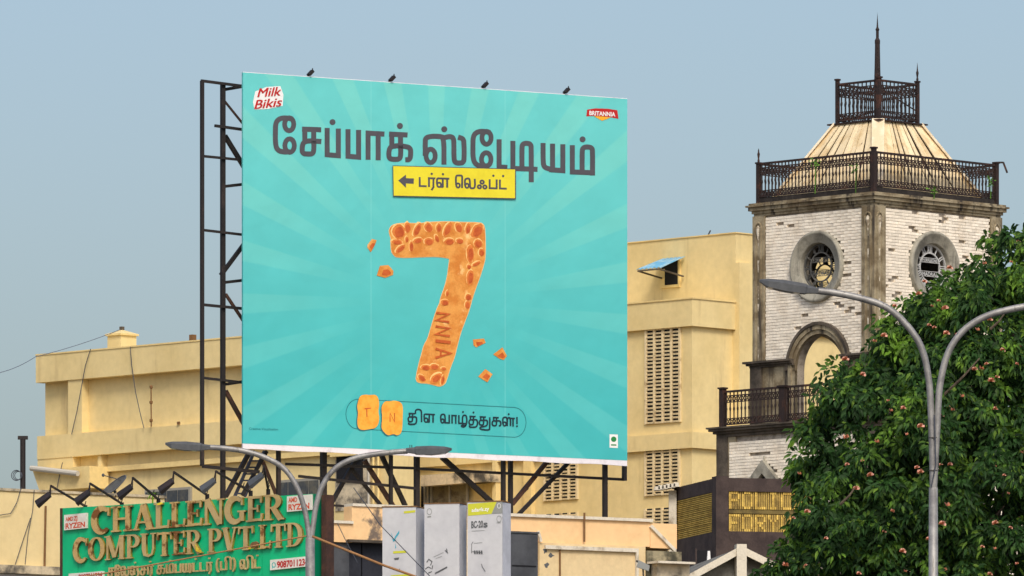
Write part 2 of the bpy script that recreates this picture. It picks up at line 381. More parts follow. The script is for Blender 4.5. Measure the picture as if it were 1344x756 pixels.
def MIXC(f, a, b):
    x = N.new('ShaderNodeMix'); x.data_type = 'RGBA'
    if isinstance(f, float): x.inputs[0].default_value = f
    else: L.new(f, x.inputs[0])
    for s, v in ((6, a), (7, b)):
        if isinstance(v, tuple): x.inputs[s].default_value = v
        else: L.new(v, x.inputs[s])
    return x.outputs[2]
vert = smooth(sx.outputs[2], BB, BT)
base = MIXC(vert, lin((66, 178, 180)), lin((102, 200, 197)))
ray = MIXC(vert, lin((80, 184, 184)), lin((114, 205, 197)))
col = MIXC(f, base, ray)
for px_ in (487, 663):      # welded seams of the vinyl
    xs = B.onY(px_, 300)[0]
    seam = MN('LESS_THAN', MN('ABSOLUTE', MN('SUBTRACT', sx.outputs[0], xs)), .012)
    col = MIXC(MN('MULTIPLY', seam, .18), col, lin((150, 220, 215)))
nz = N.new('ShaderNodeTexNoise'); nz.inputs['Scale'].default_value = 1.3; nz.inputs['Detail'].default_value = 6; L.new(tc.outputs['Object'], nz.inputs[0])
mr = N.new('ShaderNodeMapRange'); mr.inputs[1].default_value = .3; mr.inputs[2].default_value = .7; mr.inputs[3].default_value = .97; mr.inputs[4].default_value = 1.03
L.new(nz.outputs[0], mr.inputs[0])
mm = N.new('ShaderNodeMix'); mm.data_type = 'RGBA'; mm.blend_type = 'MULTIPLY'; mm.inputs[0].default_value = 1; L.new(col, mm.inputs[6]); L.new(mr.outputs[0], mm.inputs[7])
L.new(mm.outputs[2], bs.inputs['Base Color'])
wv = N.new('ShaderNodeTexNoise'); wv.inputs['Scale'].default_value = .9; wv.inputs['Detail'].default_value = 3; L.new(tc.outputs['Object'], wv.inputs[0])
bp = N.new('ShaderNodeBump'); bp.inputs['Strength'].default_value = .3; bp.inputs['Distance'].default_value = .15; L.new(wv.outputs[0], bp.inputs['Height']); L.new(bp.outputs[0], bs.inputs['Normal'])
SUNB = m
x1t, z1t = BW, BT
zt_l, zb_l = BT, B.z(582)
sheet = MB().box(0, BW, 0, .05, B.z(582), BT).build('vinyl_sheet', SUNB, bill)
# hem slightly wavy along its lower edge
hm = MB(); nseg = 40
for i in range(nseg):
    a = BW*i/nseg; b = BW*(i+1)/nseg
    za = B.z(589) + .008*math.sin(i*.9); zb = B.z(589) + .008*math.sin((i+1)*.9)
    hm.hexa([(a,.004,za),(b,.004,zb),(b,.045,zb),(a,.045,za)], [(a,.004,B.z(582)),(b,.004,B.z(582)),(b,.045,B.z(582)),(a,.045,B.z(582))])
hm.build('white_hem', BANDW, bill)
MB().box(.003, BW-.003, .002, .048, BT, BT+.012).build('top_edge', BANDW, bill)

def bfn(a, b, y): return B.p3(a, b, y)
Y0 = -.004
# headline
hd = None
def glyph():
    """start the next headline letter, linking the one before as an object of its own"""
    global hd
    if hd: hd.build('letter', INK, sheet)
    hd = Art(bfn, Y0, .0005)
glyph()
def c1(X, Y): return (310 + X/4.974, 80 + Y/4.974)
def c2(X, Y): return (560 + X/4.974, 100 + Y/4.974)
HW = 6.6
def S(c, pts, sm=0, w=HW, closed=False): hd.stroke([c(*p) for p in pts], w, sm, closed)
def ring(c, cx, cy, rx, ry, w=HW*.95): hd.stroke([c(cx+rx*math.cos(t*math.pi/10), cy+ry*math.sin(t*math.pi/10)) for t in range(20)], w, 0, True)
def dot(c, x, y, r=19.5): hd.polys([[c(x+r*math.cos(t*math.pi/10), y+r*math.sin(t*math.pi/10)) for t in range(20)]])
# ee + cha
ring(c1, 346, 413, 30, 42); ring(c1, 349, 552, 31, 44)
S(c1, [(370,380),(330,371),(285,374),(257,402),(256,470),(256,540),(268,580),(300,594),(350,593)], 3)
glyph(); S(c1, [(430,445),(555,449)]); S(c1, [(448,446),(448,520)]); S(c1, [(506,448),(506,530)])
S(c1, [(506,520),(508,560),(504,605),(470,608),(432,604),(430,562),(440,528),(480,520),(556,526)], 3)
# p.
glyph()
S(c1, [(594,437),(594,612),(667,618),(667,441)]); dot(c1, 629, 399)
# paa
glyph()
S(c1, [(730,445),(730,622),(799,628),(799,450)])
glyph(); S(c1, [(861,456),(861,645)]); S(c1, [(845,470),(968,477)]); S(c1, [(927,476),(927,648)])
# k.
glyph()
S(c1, [(998,477),(1119,483)]); S(c1, [(1016,478),(1016,560)]); S(c1, [(1073,480),(1073,560)])
S(c1, [(1073,550),(1075,600),(1070,640),(1035,643),(998,638),(996,592),(1006,560),(1050,552),(1095,556),(1138,566),(1140,610),(1134,644),(1104,645)], 3); dot(c1, 1069, 424)
# s.
glyph()
ring(c2, 26, 520, 30, 44)
S(c2, [(-9,520),(-9,440),(-8,402),(30,392),(80,392),(113,400),(113,577)], 2)
S(c2, [(113,402),(150,392),(176,402),(178,450),(178,520),(182,562),(212,568),(243,562),(245,510),(244,445),(240,408),(205,398)], 2); dot(c2, 115, 346)
# tee + ti
glyph()
ring(c2, 391, 402, 30, 42); ring(c2, 389, 543, 31, 44)
S(c2, [(415,368),(375,359),(330,362),(303,390),(302,460),(302,530),(316,572),(350,588),(400,584)], 3)
glyph(); S(c2, [(473,412),(473,592),(527,596)]); glyph(); S(c2, [(563,422),(563,602),(724,608)])
S(c2, [(622,604),(622,480),(624,444),(652,436),(681,444),(683,480),(683,692)], 2)
# ya
glyph()
S(c2, [(760,436),(760,540),(764,592),(800,606),(822,606)], 2); S(c2, [(822,440),(822,612)]); S(c2, [(800,610),(889,616),(889,444)])
# m.
glyph()
S(c2, [(951,450),(951,625),(1084,630)]); S(c2, [(1015,626),(1015,500),(1018,468),(1048,460),(1081,468),(1083,500),(1083,648)], 2); dot(c2, 1018, 412)
glyph()
# yellow arrow panel
def c3(X, Y): return (500 + X/7.063, 210 + Y/7.063)
a = Art(bfn, Y0-.026); a.polys([[c3(108,50), c3(1252,81), c3(1252,363), c3(113,337)]]); a.build('arrow_panel_border', INK, bill)
a = Art(bfn, Y0-.028); a.polys([[c3(114,57), c3(1243,88), c3(1243,354), c3(119,330)]]); apan = a.build('arrow_panel', YELP, bill)
a = Art(bfn, Y0-.030); a.polys([[c3(160,190), c3(232,135), c3(232,258)], [c3(232,168), c3(305,171), c3(304,221), c3(232,217)]]); a.build('left_arrow', INK, apan)
tamil(bfn, Y0-.030, INK, apan, ['ta','ra.','na.',' ','e','la','ak','pa.','ta.'], 549.6, 245, 667, 248.6, 12.6, .2)
# biscuit 7
BISC = mat('printed_biscuit', (222, 154, 76), (204, 126, 52), 3.5, (.4, .62), (246, 198, 130), (.58, .72), fine=.08, stretch=(3, 3, 3))
BISD = mat('printed_biscuit_dark', (198, 98, 46), (178, 80, 38), 6, (.4, .65), fine=.1)
BISL = mat('printed_biscuit_light', (248, 202, 132), (244, 190, 112), 6, (.4, .65), fine=.06)
BISM = mat('printed_biscuit_mid', (216, 128, 60), (206, 114, 50), 6, (.4, .65), fine=.1)
BISE = mat('printed_biscuit_edge', (240, 196, 140), fine=.05)
def c4(X, Y): return (460 + X/5.817, 280 + Y/5.817)
def c5(X, Y): return (460 + X/5.817, 400 + Y/5.817)
out7 = [c4(*p) for p in [(295,120),(320,90),(360,78),(430,75),(520,78),(600,68),(730,62),(830,68),(990,70),(1015,85),(1025,110),(1030,200),(1030,340),(1015,400),(990,480),(960,560),(930,650),(907,735)]] + \
       [c5(*p) for p in [(880,110),(845,200),(815,310),(795,400),(765,470),(735,570),(720,605),(680,625),(640,612),(590,600),(520,595),(500,575),(505,530),(525,440),(545,370),(560,310),(590,260),(610,190),(640,90),(665,20)]] + \
       [c4(*p) for p in [(680,690),(690,640),(720,560),(740,480),(750,400),(758,345),(740,340),(660,330),(560,332),(430,338),(350,335),(330,318),(312,290),(308,230),(310,190),(298,160)]]
out7 = chaikin(out7, 1, True)
from mathutils.geometry import tessellate_polygon
def flat_poly(name, pts, y, m, parent, fn=bfn, holes=None):
    P3 = [Vector(fn(p[0], p[1], y)) for p in pts]
    fs = tessellate_polygon([[Vector((q.x, q.z, 0)) for q in P3]])
    me = bpy.data.meshes.new(name); me.from_pydata([tuple(q) for q in P3], [], [tuple(f) for f in fs]); me.materials.append(m)
    o = bpy.data.objects.new(name, me); COL.objects.link(o); o.parent = parent; return o
bis = flat_poly('biscuit_figure', out7, Y0-.004, BISC, bill)
a = Art(bfn, Y0-.002); a.polys(ribbon(out7, 1.2, True)); a.build('biscuit_edge', BISE, bis)
def ell(c, cx, cy, rx, ry, rot, n=14, k=1.0):
    t = R(rot); rr = random.Random(int(cx*7+cy)); o = []
    for i in range(n):
        u = 2*math.pi*i/n; j = 1 + rr.uniform(-.1, .1); x = rx*k*math.cos(u)*j; y = ry*k*math.sin(u)*j
        o.append(c(cx + x*math.cos(t) - y*math.sin(t), cy + x*math.sin(t) + y*math.cos(t)))
    return o
pet = [(c4,)+p for p in [(370,140,45,50,0),(435,110,22,38,-5),(510,125,22,52,25),(597,110,28,36,-20),(675,112,18,32,0),(740,125,24,52,25),(828,112,24,36,-20),(897,118,18,38,5),(968,135,36,54,35),(355,220,38,18,5),(430,200,12,22,0),(380,272,18,42,50),(465,255,14,38,0),(515,208,33,18,-10),(600,218,33,26,0),(660,192,14,28,-20),(755,218,36,24,0),(835,212,26,20,0),(915,310,26,60,0),(975,232,30,30,0),(1000,300,20,28,0),(905,408,14,16,0),(962,385,32,13,-25),(915,490,24,52,5),(738,612,10,22,10),(720,682,28,22,0),(900,640,22,24,0),(893,700,18,28,0)]] + \
      [(c5,)+p for p in [(575,480,33,20,0),(640,474,33,20,0),(712,487,18,11,0),(545,560,30,20,40),(655,560,46,26,-40),(703,575,12,34,10)]]
for i, p in enumerate(pet):
    a = Art(bfn, Y0-.0045-.00002*i); a.polys([ell(p[0], p[1]-4, p[2]-5, *p[3:], k=1.22)]); a.build('petal_rim', BISL, bis)
    a = Art(bfn, Y0-.0055-.0001*i); a.polys([ell(*p, k=1.12)]); a.build('petal', BISM, bis)
    a = Art(bfn, Y0-.010-.0001*i); a.polys([ell(p[0], p[1]+3, p[2]+3, *p[3:], k=.78)]); a.build('petal_centre', BISD, bis)
for p, wd in (([(655,62),(752,72),(655,118),(755,132)], 3.1), ([(650,165),(755,180),(650,225),(760,240)], 3.1), ([(650,275),(765,288)], 4.0), ([(650,405),(765,370),(650,335)], 3.1), ([(690,350),(690,392)], 2.2)):
    a = Art(bfn, Y0-.015); a.stroke([c5(*q) for q in p], wd); a.build('letter', BISD, bis)
for k, (c, ps) in enumerate([(c4, [(130,240),(165,195),(200,205),(185,245),(155,297),(128,260)]), (c4, [(200,475),(225,400),(290,395),(328,440),(325,470),(265,492)]),
      (c5, [(935,265),(1020,258),(1032,290),(960,325),(940,310)]), (c5, [(1090,378),(1160,325),(1195,390),(1170,422),(1135,410)]), (c5, [(975,548),(1030,490),(1085,530),(1045,592)])]):
    cr = flat_poly('crumb_print', [c(*p) for p in ps], Y0-.004, BISC, bill)
    mx = sum(p[0] for p in ps)/len(ps); my = sum(p[1] for p in ps)/len(ps)
    a = Art(bfn, Y0-.006); a.polys([[c(mx+(p[0]-mx)*.55+6, my+(p[1]-my)*.5+8) for p in ps]]); a.build('crumb_tint', BISD, cr)
# lower greeting
def c6(X, Y): return (440 + X/5.142, 505 + Y/5.142)
pill = [c6(150+x*1060, 97 + x*56) for x in (0, .5, 1)] + [c6(1210+78*math.sin(t), 254-100*math.cos(t)) for t in [math.pi*k/12 for k in range(1, 12)]] + \
       [c6(1210-x*1060, 354 - x*56) for x in (0, .5, 1)] + [c6(150-78*math.sin(t), 198+100*math.cos(t)) for t in [math.pi*k/12 for k in range(1, 12)]]
a = Art(bfn, Y0); a.polys(ribbon(pill, .8, True)); pilo = a.build('rounded_outline', LINEP, bill)
BISC2 = mat('printed_small_biscuit', (240, 170, 66), (232, 152, 52), 8, (.4, .65), fine=.05)
for ps, strokes in (([(150,130),(165,75),(200,65),(235,70),(270,65),(290,85),(298,130),(290,180),(300,230),(282,290),(230,300),(180,308),(152,290),(148,240),(155,190),(148,150)], [[(198,162),(240,158)],[(212,160),(214,216)]]),
      ([(315,140),(335,110),(370,112),(400,105),(445,118),(458,150),(455,230),(452,320),(420,345),(395,330),(355,345),(325,315),(310,290),(318,220),(312,170)], [[(370,250),(370,190),(400,250),(400,192)]])):
    pts = chaikin([c6(*p) for p in ps], 2, True)
    sb = flat_poly('small_biscuit_print', pts, Y0-.006, BISC2, bill)
    flat_poly('print_backdrop', [(p[0]-1.4, p[1]+1.4) for p in pts], Y0-.003, LINEP, sb)
    a = Art(bfn, Y0-.008)
    for st in strokes: a.stroke([c6(*p) for p in st], 1.4)
    a.build('biscuit_letter', BISD, sb)
tamil(bfn, Y0-.002, INK2, pilo, ['tha','i','na',' ','va','aa','zha.','tha.','thu','ka','lla.','!'], 535.3, 553.2, 681.5, 560.2, 11.6, .18)
# small marks
a = Art(bfn, Y0)
for t_, q in (('Milk', (337.5, 127.5, 369.5, 125.2, 12.5)), ('Bikis', (333.5, 143, 370.5, 139, 12.5))):
    pass
a.polys([ [(335,120),(350,114),(368,113),(372,124),(371,139),(352,143),(334,144),(332,134)] ])
a.build('logo_outline', WHITE, bill)
a = Art(bfn, Y0-.006)
for t_, q in (('Milk', (338, 127.5, 369, 125.2, 12)), ('Bikis', (334, 143, 370, 139, 12))):
        for ox in (-.35, 0, .35): a.polys(fit_text(t_, q[0]+ox, q[1], q[2]+ox, q[3], q[4], shear=.25))
a.build('logo_lettering', RED, bill)
a = Art(bfn, Y0); a.polys([[c2(1042,262), c2(1048,218), c2(1100,210), c2(1180,212), c2(1245,222), c2(1252,278), c2(1200,268), c2(1150,262), c2(1090,260)]]); a.build('logo_band', RED, bill)
a = Art(bfn, Y0-.002); a.polys([[c2(1092,261), c2(1145,291), c2(1202,270), c2(1150,263)]]); a.build('logo_swoosh', ORYEL, bill)
a = Art(bfn, Y0-.003); a.polys(fit_text('BRITANNIA', *c2(1062,253), *c2(1232,263), 5.6, bold=.03)); a.build('logo_band_lettering', WHITE, bill)
a = Art(bfn, Y0); a.polys(fit_text('Creative Visualisation', 327, 564, 365, 565, 3.2)); a.build('small_print', LINEP, bill)
a = Art(bfn, Y0); a.polys([[(800,570),(811,570.4),(811,588),(800,587.5)]]); a.build('vegetarian_mark', WHITE, bill)
a = Art(bfn, Y0-.002); a.polys([disc(805.5, 576.5, 3.6, 3.6, 12)]); a.polys([[(802,583),(809,583.3),(809,585),(802,584.7)]]); a.build('vegetarian_dot', mat('green_print', (40, 130, 70)), bill)
# steelwork, each member a part
def member(name, p, q, w=.07, y=.3, m=STEEL, h=None):
    P = B.p3(p[0], p[1], y); Q = B.p3(q[0], q[1], y)
    return MB().beam(P, Q, w, h).build(name, m, bill)
def post(px, top, w, y=.3, m=STEEL, zb=None):
    x, z = B.onY(px, top, y); return MB().box(x-w/2, x+w/2, y-w/2, y+w/2, ROOFZ if zb is None else zb, z).build('post', m, bill)
zbl = B.z(612)
post(265.3, 106, .062, .3, zb=zbl - .0); post(292.5, 109, .078, .45, zb=0)
for px_, w_, y_ in ((365.5,.07,.3),(424.5,.1,.45),(513,.062,.3),(547,.09,.45),(660.5,.072,.3),(670,.075,.45),(794,.08,.3)): post(px_, 560, w_, y_, zb=0 if px_ < 430 else None)
x_, z_ = B.onY(819.5, 600, .3); MB().box(x_-.035, x_+.035, .26, .34, B.onY(819.5, 631, .3)[1], z_).build('post', STEEL, bill)
for p, q, w_ in (((264,106),(318,113),.05),((282,165),(318,170),.05),((267,205),(318,210),.045),((267,302),(318,308),.045),((267,400),(318,405),.05),((267,496),(318,502),.045),
                 ((266,612),(340,619.5),.06),((375,609),(545,614.5),.05),((547,615),(820,629.5),.05),((392,625),(545,641),.05),((420,662),(455,664.5),.04)):
    member('crossbar', p, q, w_, .38)
for p, q, w_, m_ in (((292,118),(318,113.5),.06,STEEL),((292,245),(318,242),.055,STEEL),((292,371),(318,368),.055,STEEL),((292,505),(318,501),.055,STEEL)):
    member('strut', p, q, w_, .5, m_)
for p, q, w_, m_ in (((291,128),(320,164),.035,STEEL2),((295,178),(322,222),.075,STEEL),((290,361),(322,318),.07,STEEL),((296,386),(322,425),.05,STEEL2),((296,513),(322,560),.07,STEEL2),
                     ((326,596),(296,652),.075,STEEL),((345,606),(362,648),.055,STEEL2),((350,592),(318,650),.06,STEEL),
                     ((470,598),(424,680),.07,STEEL),((462,616),(502,666),.06,STEEL),((478,604),(517,666),.075,STEEL2),((500,596),(532,664),.075,STEEL),
                     ((580,600),(645,659),.085,STEEL),((692,640),(655,676),.06,STEEL2),((722,601),(672,662),.075,STEEL2),((752,601),(676,680),.065,STEEL)):
    member('brace', p, q, w_, .56, m_)
# ladder behind the lower corner
ld = thing('ladder', 'narrow bluish steel ladder leaning under the left end of the billboard', 'ladder', B.loc(), B.th)
LADM = mat('blue_grey_ladder', (84, 88, 104), (60, 62, 74), 4, fine=.1)
for a_, b_ in (((334,592),(308,652)),((347,592),(321,652))):
    MB().beam(B.p3(*a_, .8), B.p3(*b_, .8), .05).build('rail', LADM, ld)
for k in range(7):
    t = (k+.5)/7; MB().beam(B.p3(334-26*t, 592+60*t, .8), B.p3(347-26*t, 592+60*t, .8), .03).build('rung', LADM, ld)
# lamps along the top edge
cl = None
for px_, py_, lb in ((408, 93, 'leftmost'), (515, 99.5, 'second from left'), (637, 109, 'third from left'), (744, 118.5, 'rightmost')):
    x, z = B.onY(px_, py_, 0)
    t = thing('billboard_lamp', f'{lb} of the small black lamps on the billboard top edge', 'lamp', (B.o[0]+B.d[0]*x, B.o[1]+B.d[1]*x, BT+.03), B.th, 'lamps on top of the billboard')
    if cl is None:
        h_ = MB(); h_.hexa([(-.065,-.04,.02),(-.02,-.04,-.01),(-.02,.06,-.01),(-.065,.06,.02)], [(.025,-.04,.11),(.06,-.04,.07),(.06,.06,.07),(.025,.06,.11)])
        a1 = h_.build('lamp_housing', STEEL, t)
        a2 = MB().beam((-.06,.02,-.02), (-.03,.02,.04), .03).beam((.04,.02,.09),(.05,.02,.14),.015).build('bracket', STEEL, t); cl = (a1, a2)
    else:
        for q in cl: copy_of(q, t)

# ======================= YELLOW OFFICE BLOCKS =======================
def slats_grille(par, fr, px0, py0, px1, py1, cols, rows, yl, cut=1e9):
    """opening filled with concrete louvres; every louvre is a piece of its own"""
    xa, zt = fr.onY(px0, py0, yl); xb, _ = fr.onY(px1, py0, yl); zb = fr.onY(px0, py1, yl)[1]
    gr = MB().box(xa, xb, yl-.004, yl+.02, zb, zt).build('window_grille', DARK, par)
    cw = (xb-xa)/cols; rh = (zt-zb)/rows
    me = MB().hexa([(.03,-.05,0),(cw-.03,-.05,0),(cw-.03,-.006,rh*.22),(.03,-.006,rh*.22)],
                   [(.03,-.055,rh*.42),(cw-.03,-.055,rh*.42),(cw-.03,-.006,rh*.55),(.03,-.006,rh*.55)])
    base = None
    for c in range(cols + 1):
        MB().box(xa+c*cw-.035, xa+c*cw+.035, yl-.06, yl-.006, zb, zt).build('mullion', GRILL, gr)
    for c in range(cols):
        for r in range(rows):
            p = (xa + c*cw + rnd.uniform(-.004, .004), yl + rnd.uniform(-.006, .006), zb + r*rh + rnd.uniform(-.005, .005))
            if base is None: base = me.build('louvre', GRILL, gr); base.location = p
            else: copy_of(base, gr, p)
    return gr
# --- lower, left block ---
LB = Fr(47, 243, -45)
lb = thing('office_block', 'long yellow painted office block on the left with a flat roof and projecting ledges', 'building', LB.loc(), LB.th)
xe = LB.onY(505, 620)[0]
zT = LB.z(467); zP = LB.z(502.5)
x53 = LB.onY(53, 520, .12)[0]; x91 = LB.onY(91.5, 520, .1)[0]; x106 = LB.onY(106, 520)[0]
x270 = LB.onY(272, 520, .3)[0]
MB().box(x53, x270, .3, 8, 0, zT-.1).build('wall', YEL, lb); MB().box(x270+.001, xe, .3, 1.3, 0, zT-.1).build('wall', YEL, lb)
MB().box(0, xe, 0, .299, zP, zT).build('parapet', YEL, lb)
MB().box(-.001, xe, -.02, .31, zT, zT+.04).build('parapet_coping', YEL2, lb)
# wall pier between the recesses
zl1 = LB.onY(95, 569)[1]; zl2 = LB.onY(95, 599.5)[1]
MB().box(x91, x106, .04, .298, zl1+.002, zP).build('pier', YEL, lb)
MB().box(LB.onY(106,520,.3)[0]+.002, LB.onY(110,520,.3)[0], .285, .299, zl1, zP).build('paint_stripe', mat('ochre_paint', (214, 176, 108), fine=.05), lb)
MB().box(x53-.002, xe, 0, .297, zl2, zl1).build('ledge', YEL, lb)
MB().box(x53-.004, LB.onY(95, 600)[0], .02, .296, LB.onY(60, 634)[1], zl2).build('corner_panel', YEL, lb)
zb3 = LB.onY(140, 612.5)[1]
MB().box(LB.onY(129, 620,.1)[0], LB.onY(133.5, 620,.1)[0], .08, .295, 0, zl2-.002).build('column', YEL, lb)
MB().box(LB.onY(134, 620,.15)[0], xe-.01, .14, .294, zb3-.12, zb3+.02).build('beam', YEL2, lb)
MB().box(LB.onY(90, 620,.15)[0], LB.onY(128, 620,.15)[0], .1, .294, zb3-.1, zb3+.0).build('beam', YEL2, lb)
for a_, b_, t_, u_ in ((189, 249, 645, 656), (363, 420, 632.5, 644)):
    xa, zt = LB.onY(a_, t_, .2); xb, zb = LB.onY(b_, u_, .2); zb -= .25
    fr_ = MB().box(xa, xb, .22, .299, zb, zt+.04).build('window', FRAME, lb); n = 4
    for k in range(n):
        MB().box(xa+.05+(xb-xa-.1)*k/n, xa+.02+(xb-xa-.1)*(k+1)/n, .205, .219, zb+.04, zt-.03).build('pane', GLASS, fr_)
# peeling wall patch at the right end of this block
xa, zt = LB.onY(440, 604, .27); xb, zb = LB.onY(486, 668, .27)
MB().box(xa, xb, .272, .2995, zb, zt).build('peeling_plaster', STAIN, lb)
xa, zt = LB.onY(441, 600, .2); xb, zb = LB.onY(474, 631, .2)
w_ = MB().box(xa, xb, .21, .27, zb, zt).build('window', DARK, lb); MB().box(xa-.08, xb+.08, .05, .27, zt, zt+.08).build('sunshade', YEL2, w_)
for px_ in (484, 490, 496.5):
    x, z = LB.onY(px_, 600, .2); MB().tube([(x, .2, z+1.5), (x, .2, LB.onY(px_, 668, .2)[1])], .035, 6).build('drain_pipe', PVC if px_ < 488 else YEL2, lb)
for px_, py_ in ((52, 0),): pass
MB().box(*sorted((LB.onY(236.5,554)[0], LB.onY(233.5,554)[0])), -.04, 0, *sorted((LB.onY(235,557.5)[1], LB.onY(235,553.5)[1]))).build('switch_box', RUST, lb)
# projecting sunshade box with a pipe on it
xa, zt = LB.onY(42.5, 617, -.5); xb, zb = LB.onY(117.5, 640, -.5)
x2 = LB.onY(52, 640, -.5)[0]
MB().hexa([(x2,-.5,zb),(xb,-.5,zb),(xb,.2,zb),(x2,.2,zb)], [(xa,-.5,zt),(xb,-.5,zt),(xb,.2,zt),(xa,.2,zt)]).build('sunshade', YEL2, lb)
pp = MB().tube([LB.p3(41, 614.5, -.62), LB.p3(102, 621.5, -.62)], .075, 10).build('white_pipe', PVC)
tag(pp, 'white plastic pipe lying on the sunshade of the yellow office block', 'pipe'); pp.location = LB.loc(); pp.rotation_euler = (0, 0, LB.th)
# roof tank
TK = Fr(158.5, 242.5, -45); xk = -(TK.onX(141, 440)[0])
zk0 = LB.z(460); zk1 = TK.z(439.5)
tk = thing('roof_tank', 'small square yellow tank with a low pyramid lid on the left office roof', 'water tank', (TK.o[0], TK.o[1], 0), TK.th)
# front corner at px 158.5: two faces to either side
s1 = abs(TK.onY(141, 440)[0]); s2 = abs(TK.onX(179, 440)[0])
MB().box(-s1, 0, 0, s2, zk0-.6, zk1).build('tank_wall', YEL, tk)
MB().box(-s1-.05, .05, -.05, s2+.05, zk1, zk1+.05).build('tank_rim', YEL2, tk)
MB().add([(-s1-.05,-.05,zk1+.05),(.05,-.05,zk1+.05),(.05,s2+.05,zk1+.05),(-s1-.05,s2+.05,zk1+.05),(-s1*.55,s2*.45,zk1+.17),(-s1*.45,s2*.45,zk1+.17),(-s1*.45,s2*.55,zk1+.17),(-s1*.55,s2*.55,zk1+.17)],
         [(0,1,5,4),(1,2,6,5),(2,3,7,6),(3,0,4,7),(4,5,6,7)]).build('tank_lid', YEL, tk)
apex = Matrix.Rotation(TK.th, 4, 'Z') @ Vector((-s1/2, s2/2, 0)); apx = Vector((TK.o[0]+apex.x, TK.o[1]+apex.y, zk1+.2))
MB().box(-s1*.5-.05, -s1*.5+.05, s2*.5-.05, s2*.5+.05, zk1+.17, zk1+.26).build('tank_knob', DARKCON, tk)
x, z = LB.onY(250.5, 444, .5); v = MB().box(x-.07, x+.07, .5, .64, z-.5, z+.1).box(x-.17, x+.2, .45, .7, z-.5, z-.08).build('roof_vent', RUST, lb)
# wires
def cable(name, pts, r, m, label, sag=0):
    P = [Vector(p) for p in pts]; o = []
    for i in range(len(P)-1):
        for k in range(8):
            t = k/8; q = P[i].lerp(P[i+1], t); q.z -= sag*4*t*(1-t); o.append(q)
    o.append(P[-1]); c = MB().tube(o, r, 6).build(name, m, None, True); return tag(c, label, 'cable')
cable('overhead_cable', [W(-40, 508, 238), W(0, 489, 239.5), W(47, 468, 241.5), tuple(apx)], .009, mat('blue_grey_cable', (96, 104, 122), fine=.05), 'thin blue grey cable running from the left edge up to the roof tank', .05)
def wire_on(pts, y, label):
    P = [LB.p3(a, b, y) for a, b in pts]; c = MB().tube(P, .012, 5).build('hanging_wire', CABLEB); c.location = LB.loc(); c.rotation_euler = (0, 0, LB.th)
    return tag(c, label, 'wire', None)
wire_on([(119,458),(112,480),(107,508),(101,540),(94,570)], -.06, 'dark wire slanting down left across the left office facade')
wire_on([(171,455),(173,480),(178,515),(184,542),(189,562)], -.06, 'dark wire slanting down right below the roof tank')
wire_on([(82,607),(78,625),(75,640)], -.56, 'short dark wire hanging beside the white pipe')
rd = MB().tube([LB.p3(198.5,560,-.1), LB.p3(198.2,507,-.1)], .018, 6); 
for y_ in (528, 508, 552): rd.lathe(LB.p3(198.3,y_,-.1), [(.0,.06),(.045,.03),(.045,-.03),(0,-.06)], 8)
rd = rd.build('antenna_rod', RUST); rd.location = LB.loc(); rd.rotation_euler = (0, 0, LB.th); tag(rd, 'thin rusty rod standing on the ledge of the left office block', 'rod')

# --- taller, right block ---
RB = Fr(908.5, 238, -45)
rb = thing('stair_block', 'tall yellow office block behind the clock tower with louvred openings and a blue awning', 'building', RB.loc(), RB.th)
y1 = RB.onX(965.5, 420)[0]
xL = RB.onY(545, 640)[0]; xLu = RB.onY(700, 330, y1)[0]
zTop = RB.onX(965.5, 306)[1]; zLow = RB.z(392)
zb1 = RB.z(427.5); zb2t = RB.z(566.5); zb2b = RB.z(587.5)
yR = RB.onX(1175, 400)[0]
MB().box(xL, -.12, .12, yR-.2, 0, zLow-.05).build('lower_wall', YEL, rb)
MB().box(xLu, 0, y1, yR, 0, zTop).build('upper_wall', YEL, rb)
MB().box(xLu-.02, .03, y1-.03, yR, zTop, zTop+.03).build('roof_coping', YEL2, rb)
MB().box(xL, 0, 0, y1-.003, zb1, zLow).build('parapet', YEL, rb)
MB().box(xL, .03, -.03, y1-.004, zLow, zLow+.04).build('ledge_coping', YEL2, rb)
MB().box(xL, .0, 0, y1-.003, zb2b, zb2t).build('floor_band', YEL, rb)
ya, yb = RB.onX(984, 440)[0], RB.onX(1010, 440)[0]
MB().box(-.01, .14, y1+.002, ya, 0, zTop-.8).build('pilaster', YEL, rb)
MB().box(-.01, .12, ya+.001, yR-.1, RB.onX(984,434)[1], RB.onX(984,395)[1]).build('band', YEL, rb)
slats_grille(rb, RB, 849, 430, 893.5, 557, 4, 26, .12)
slats_grille(rb, RB, 848.5, 591, 892.5, 651.5, 4, 13, .12)
slats_grille(rb, RB, 848, 668, 892.5, 706, 4, 8, .12)
slats_grille(rb, RB, 716, 604, 758.5, 658, 4, 12, .12)
slats_grille(rb, RB, 716, 675, 758.5, 708, 4, 7, .12)
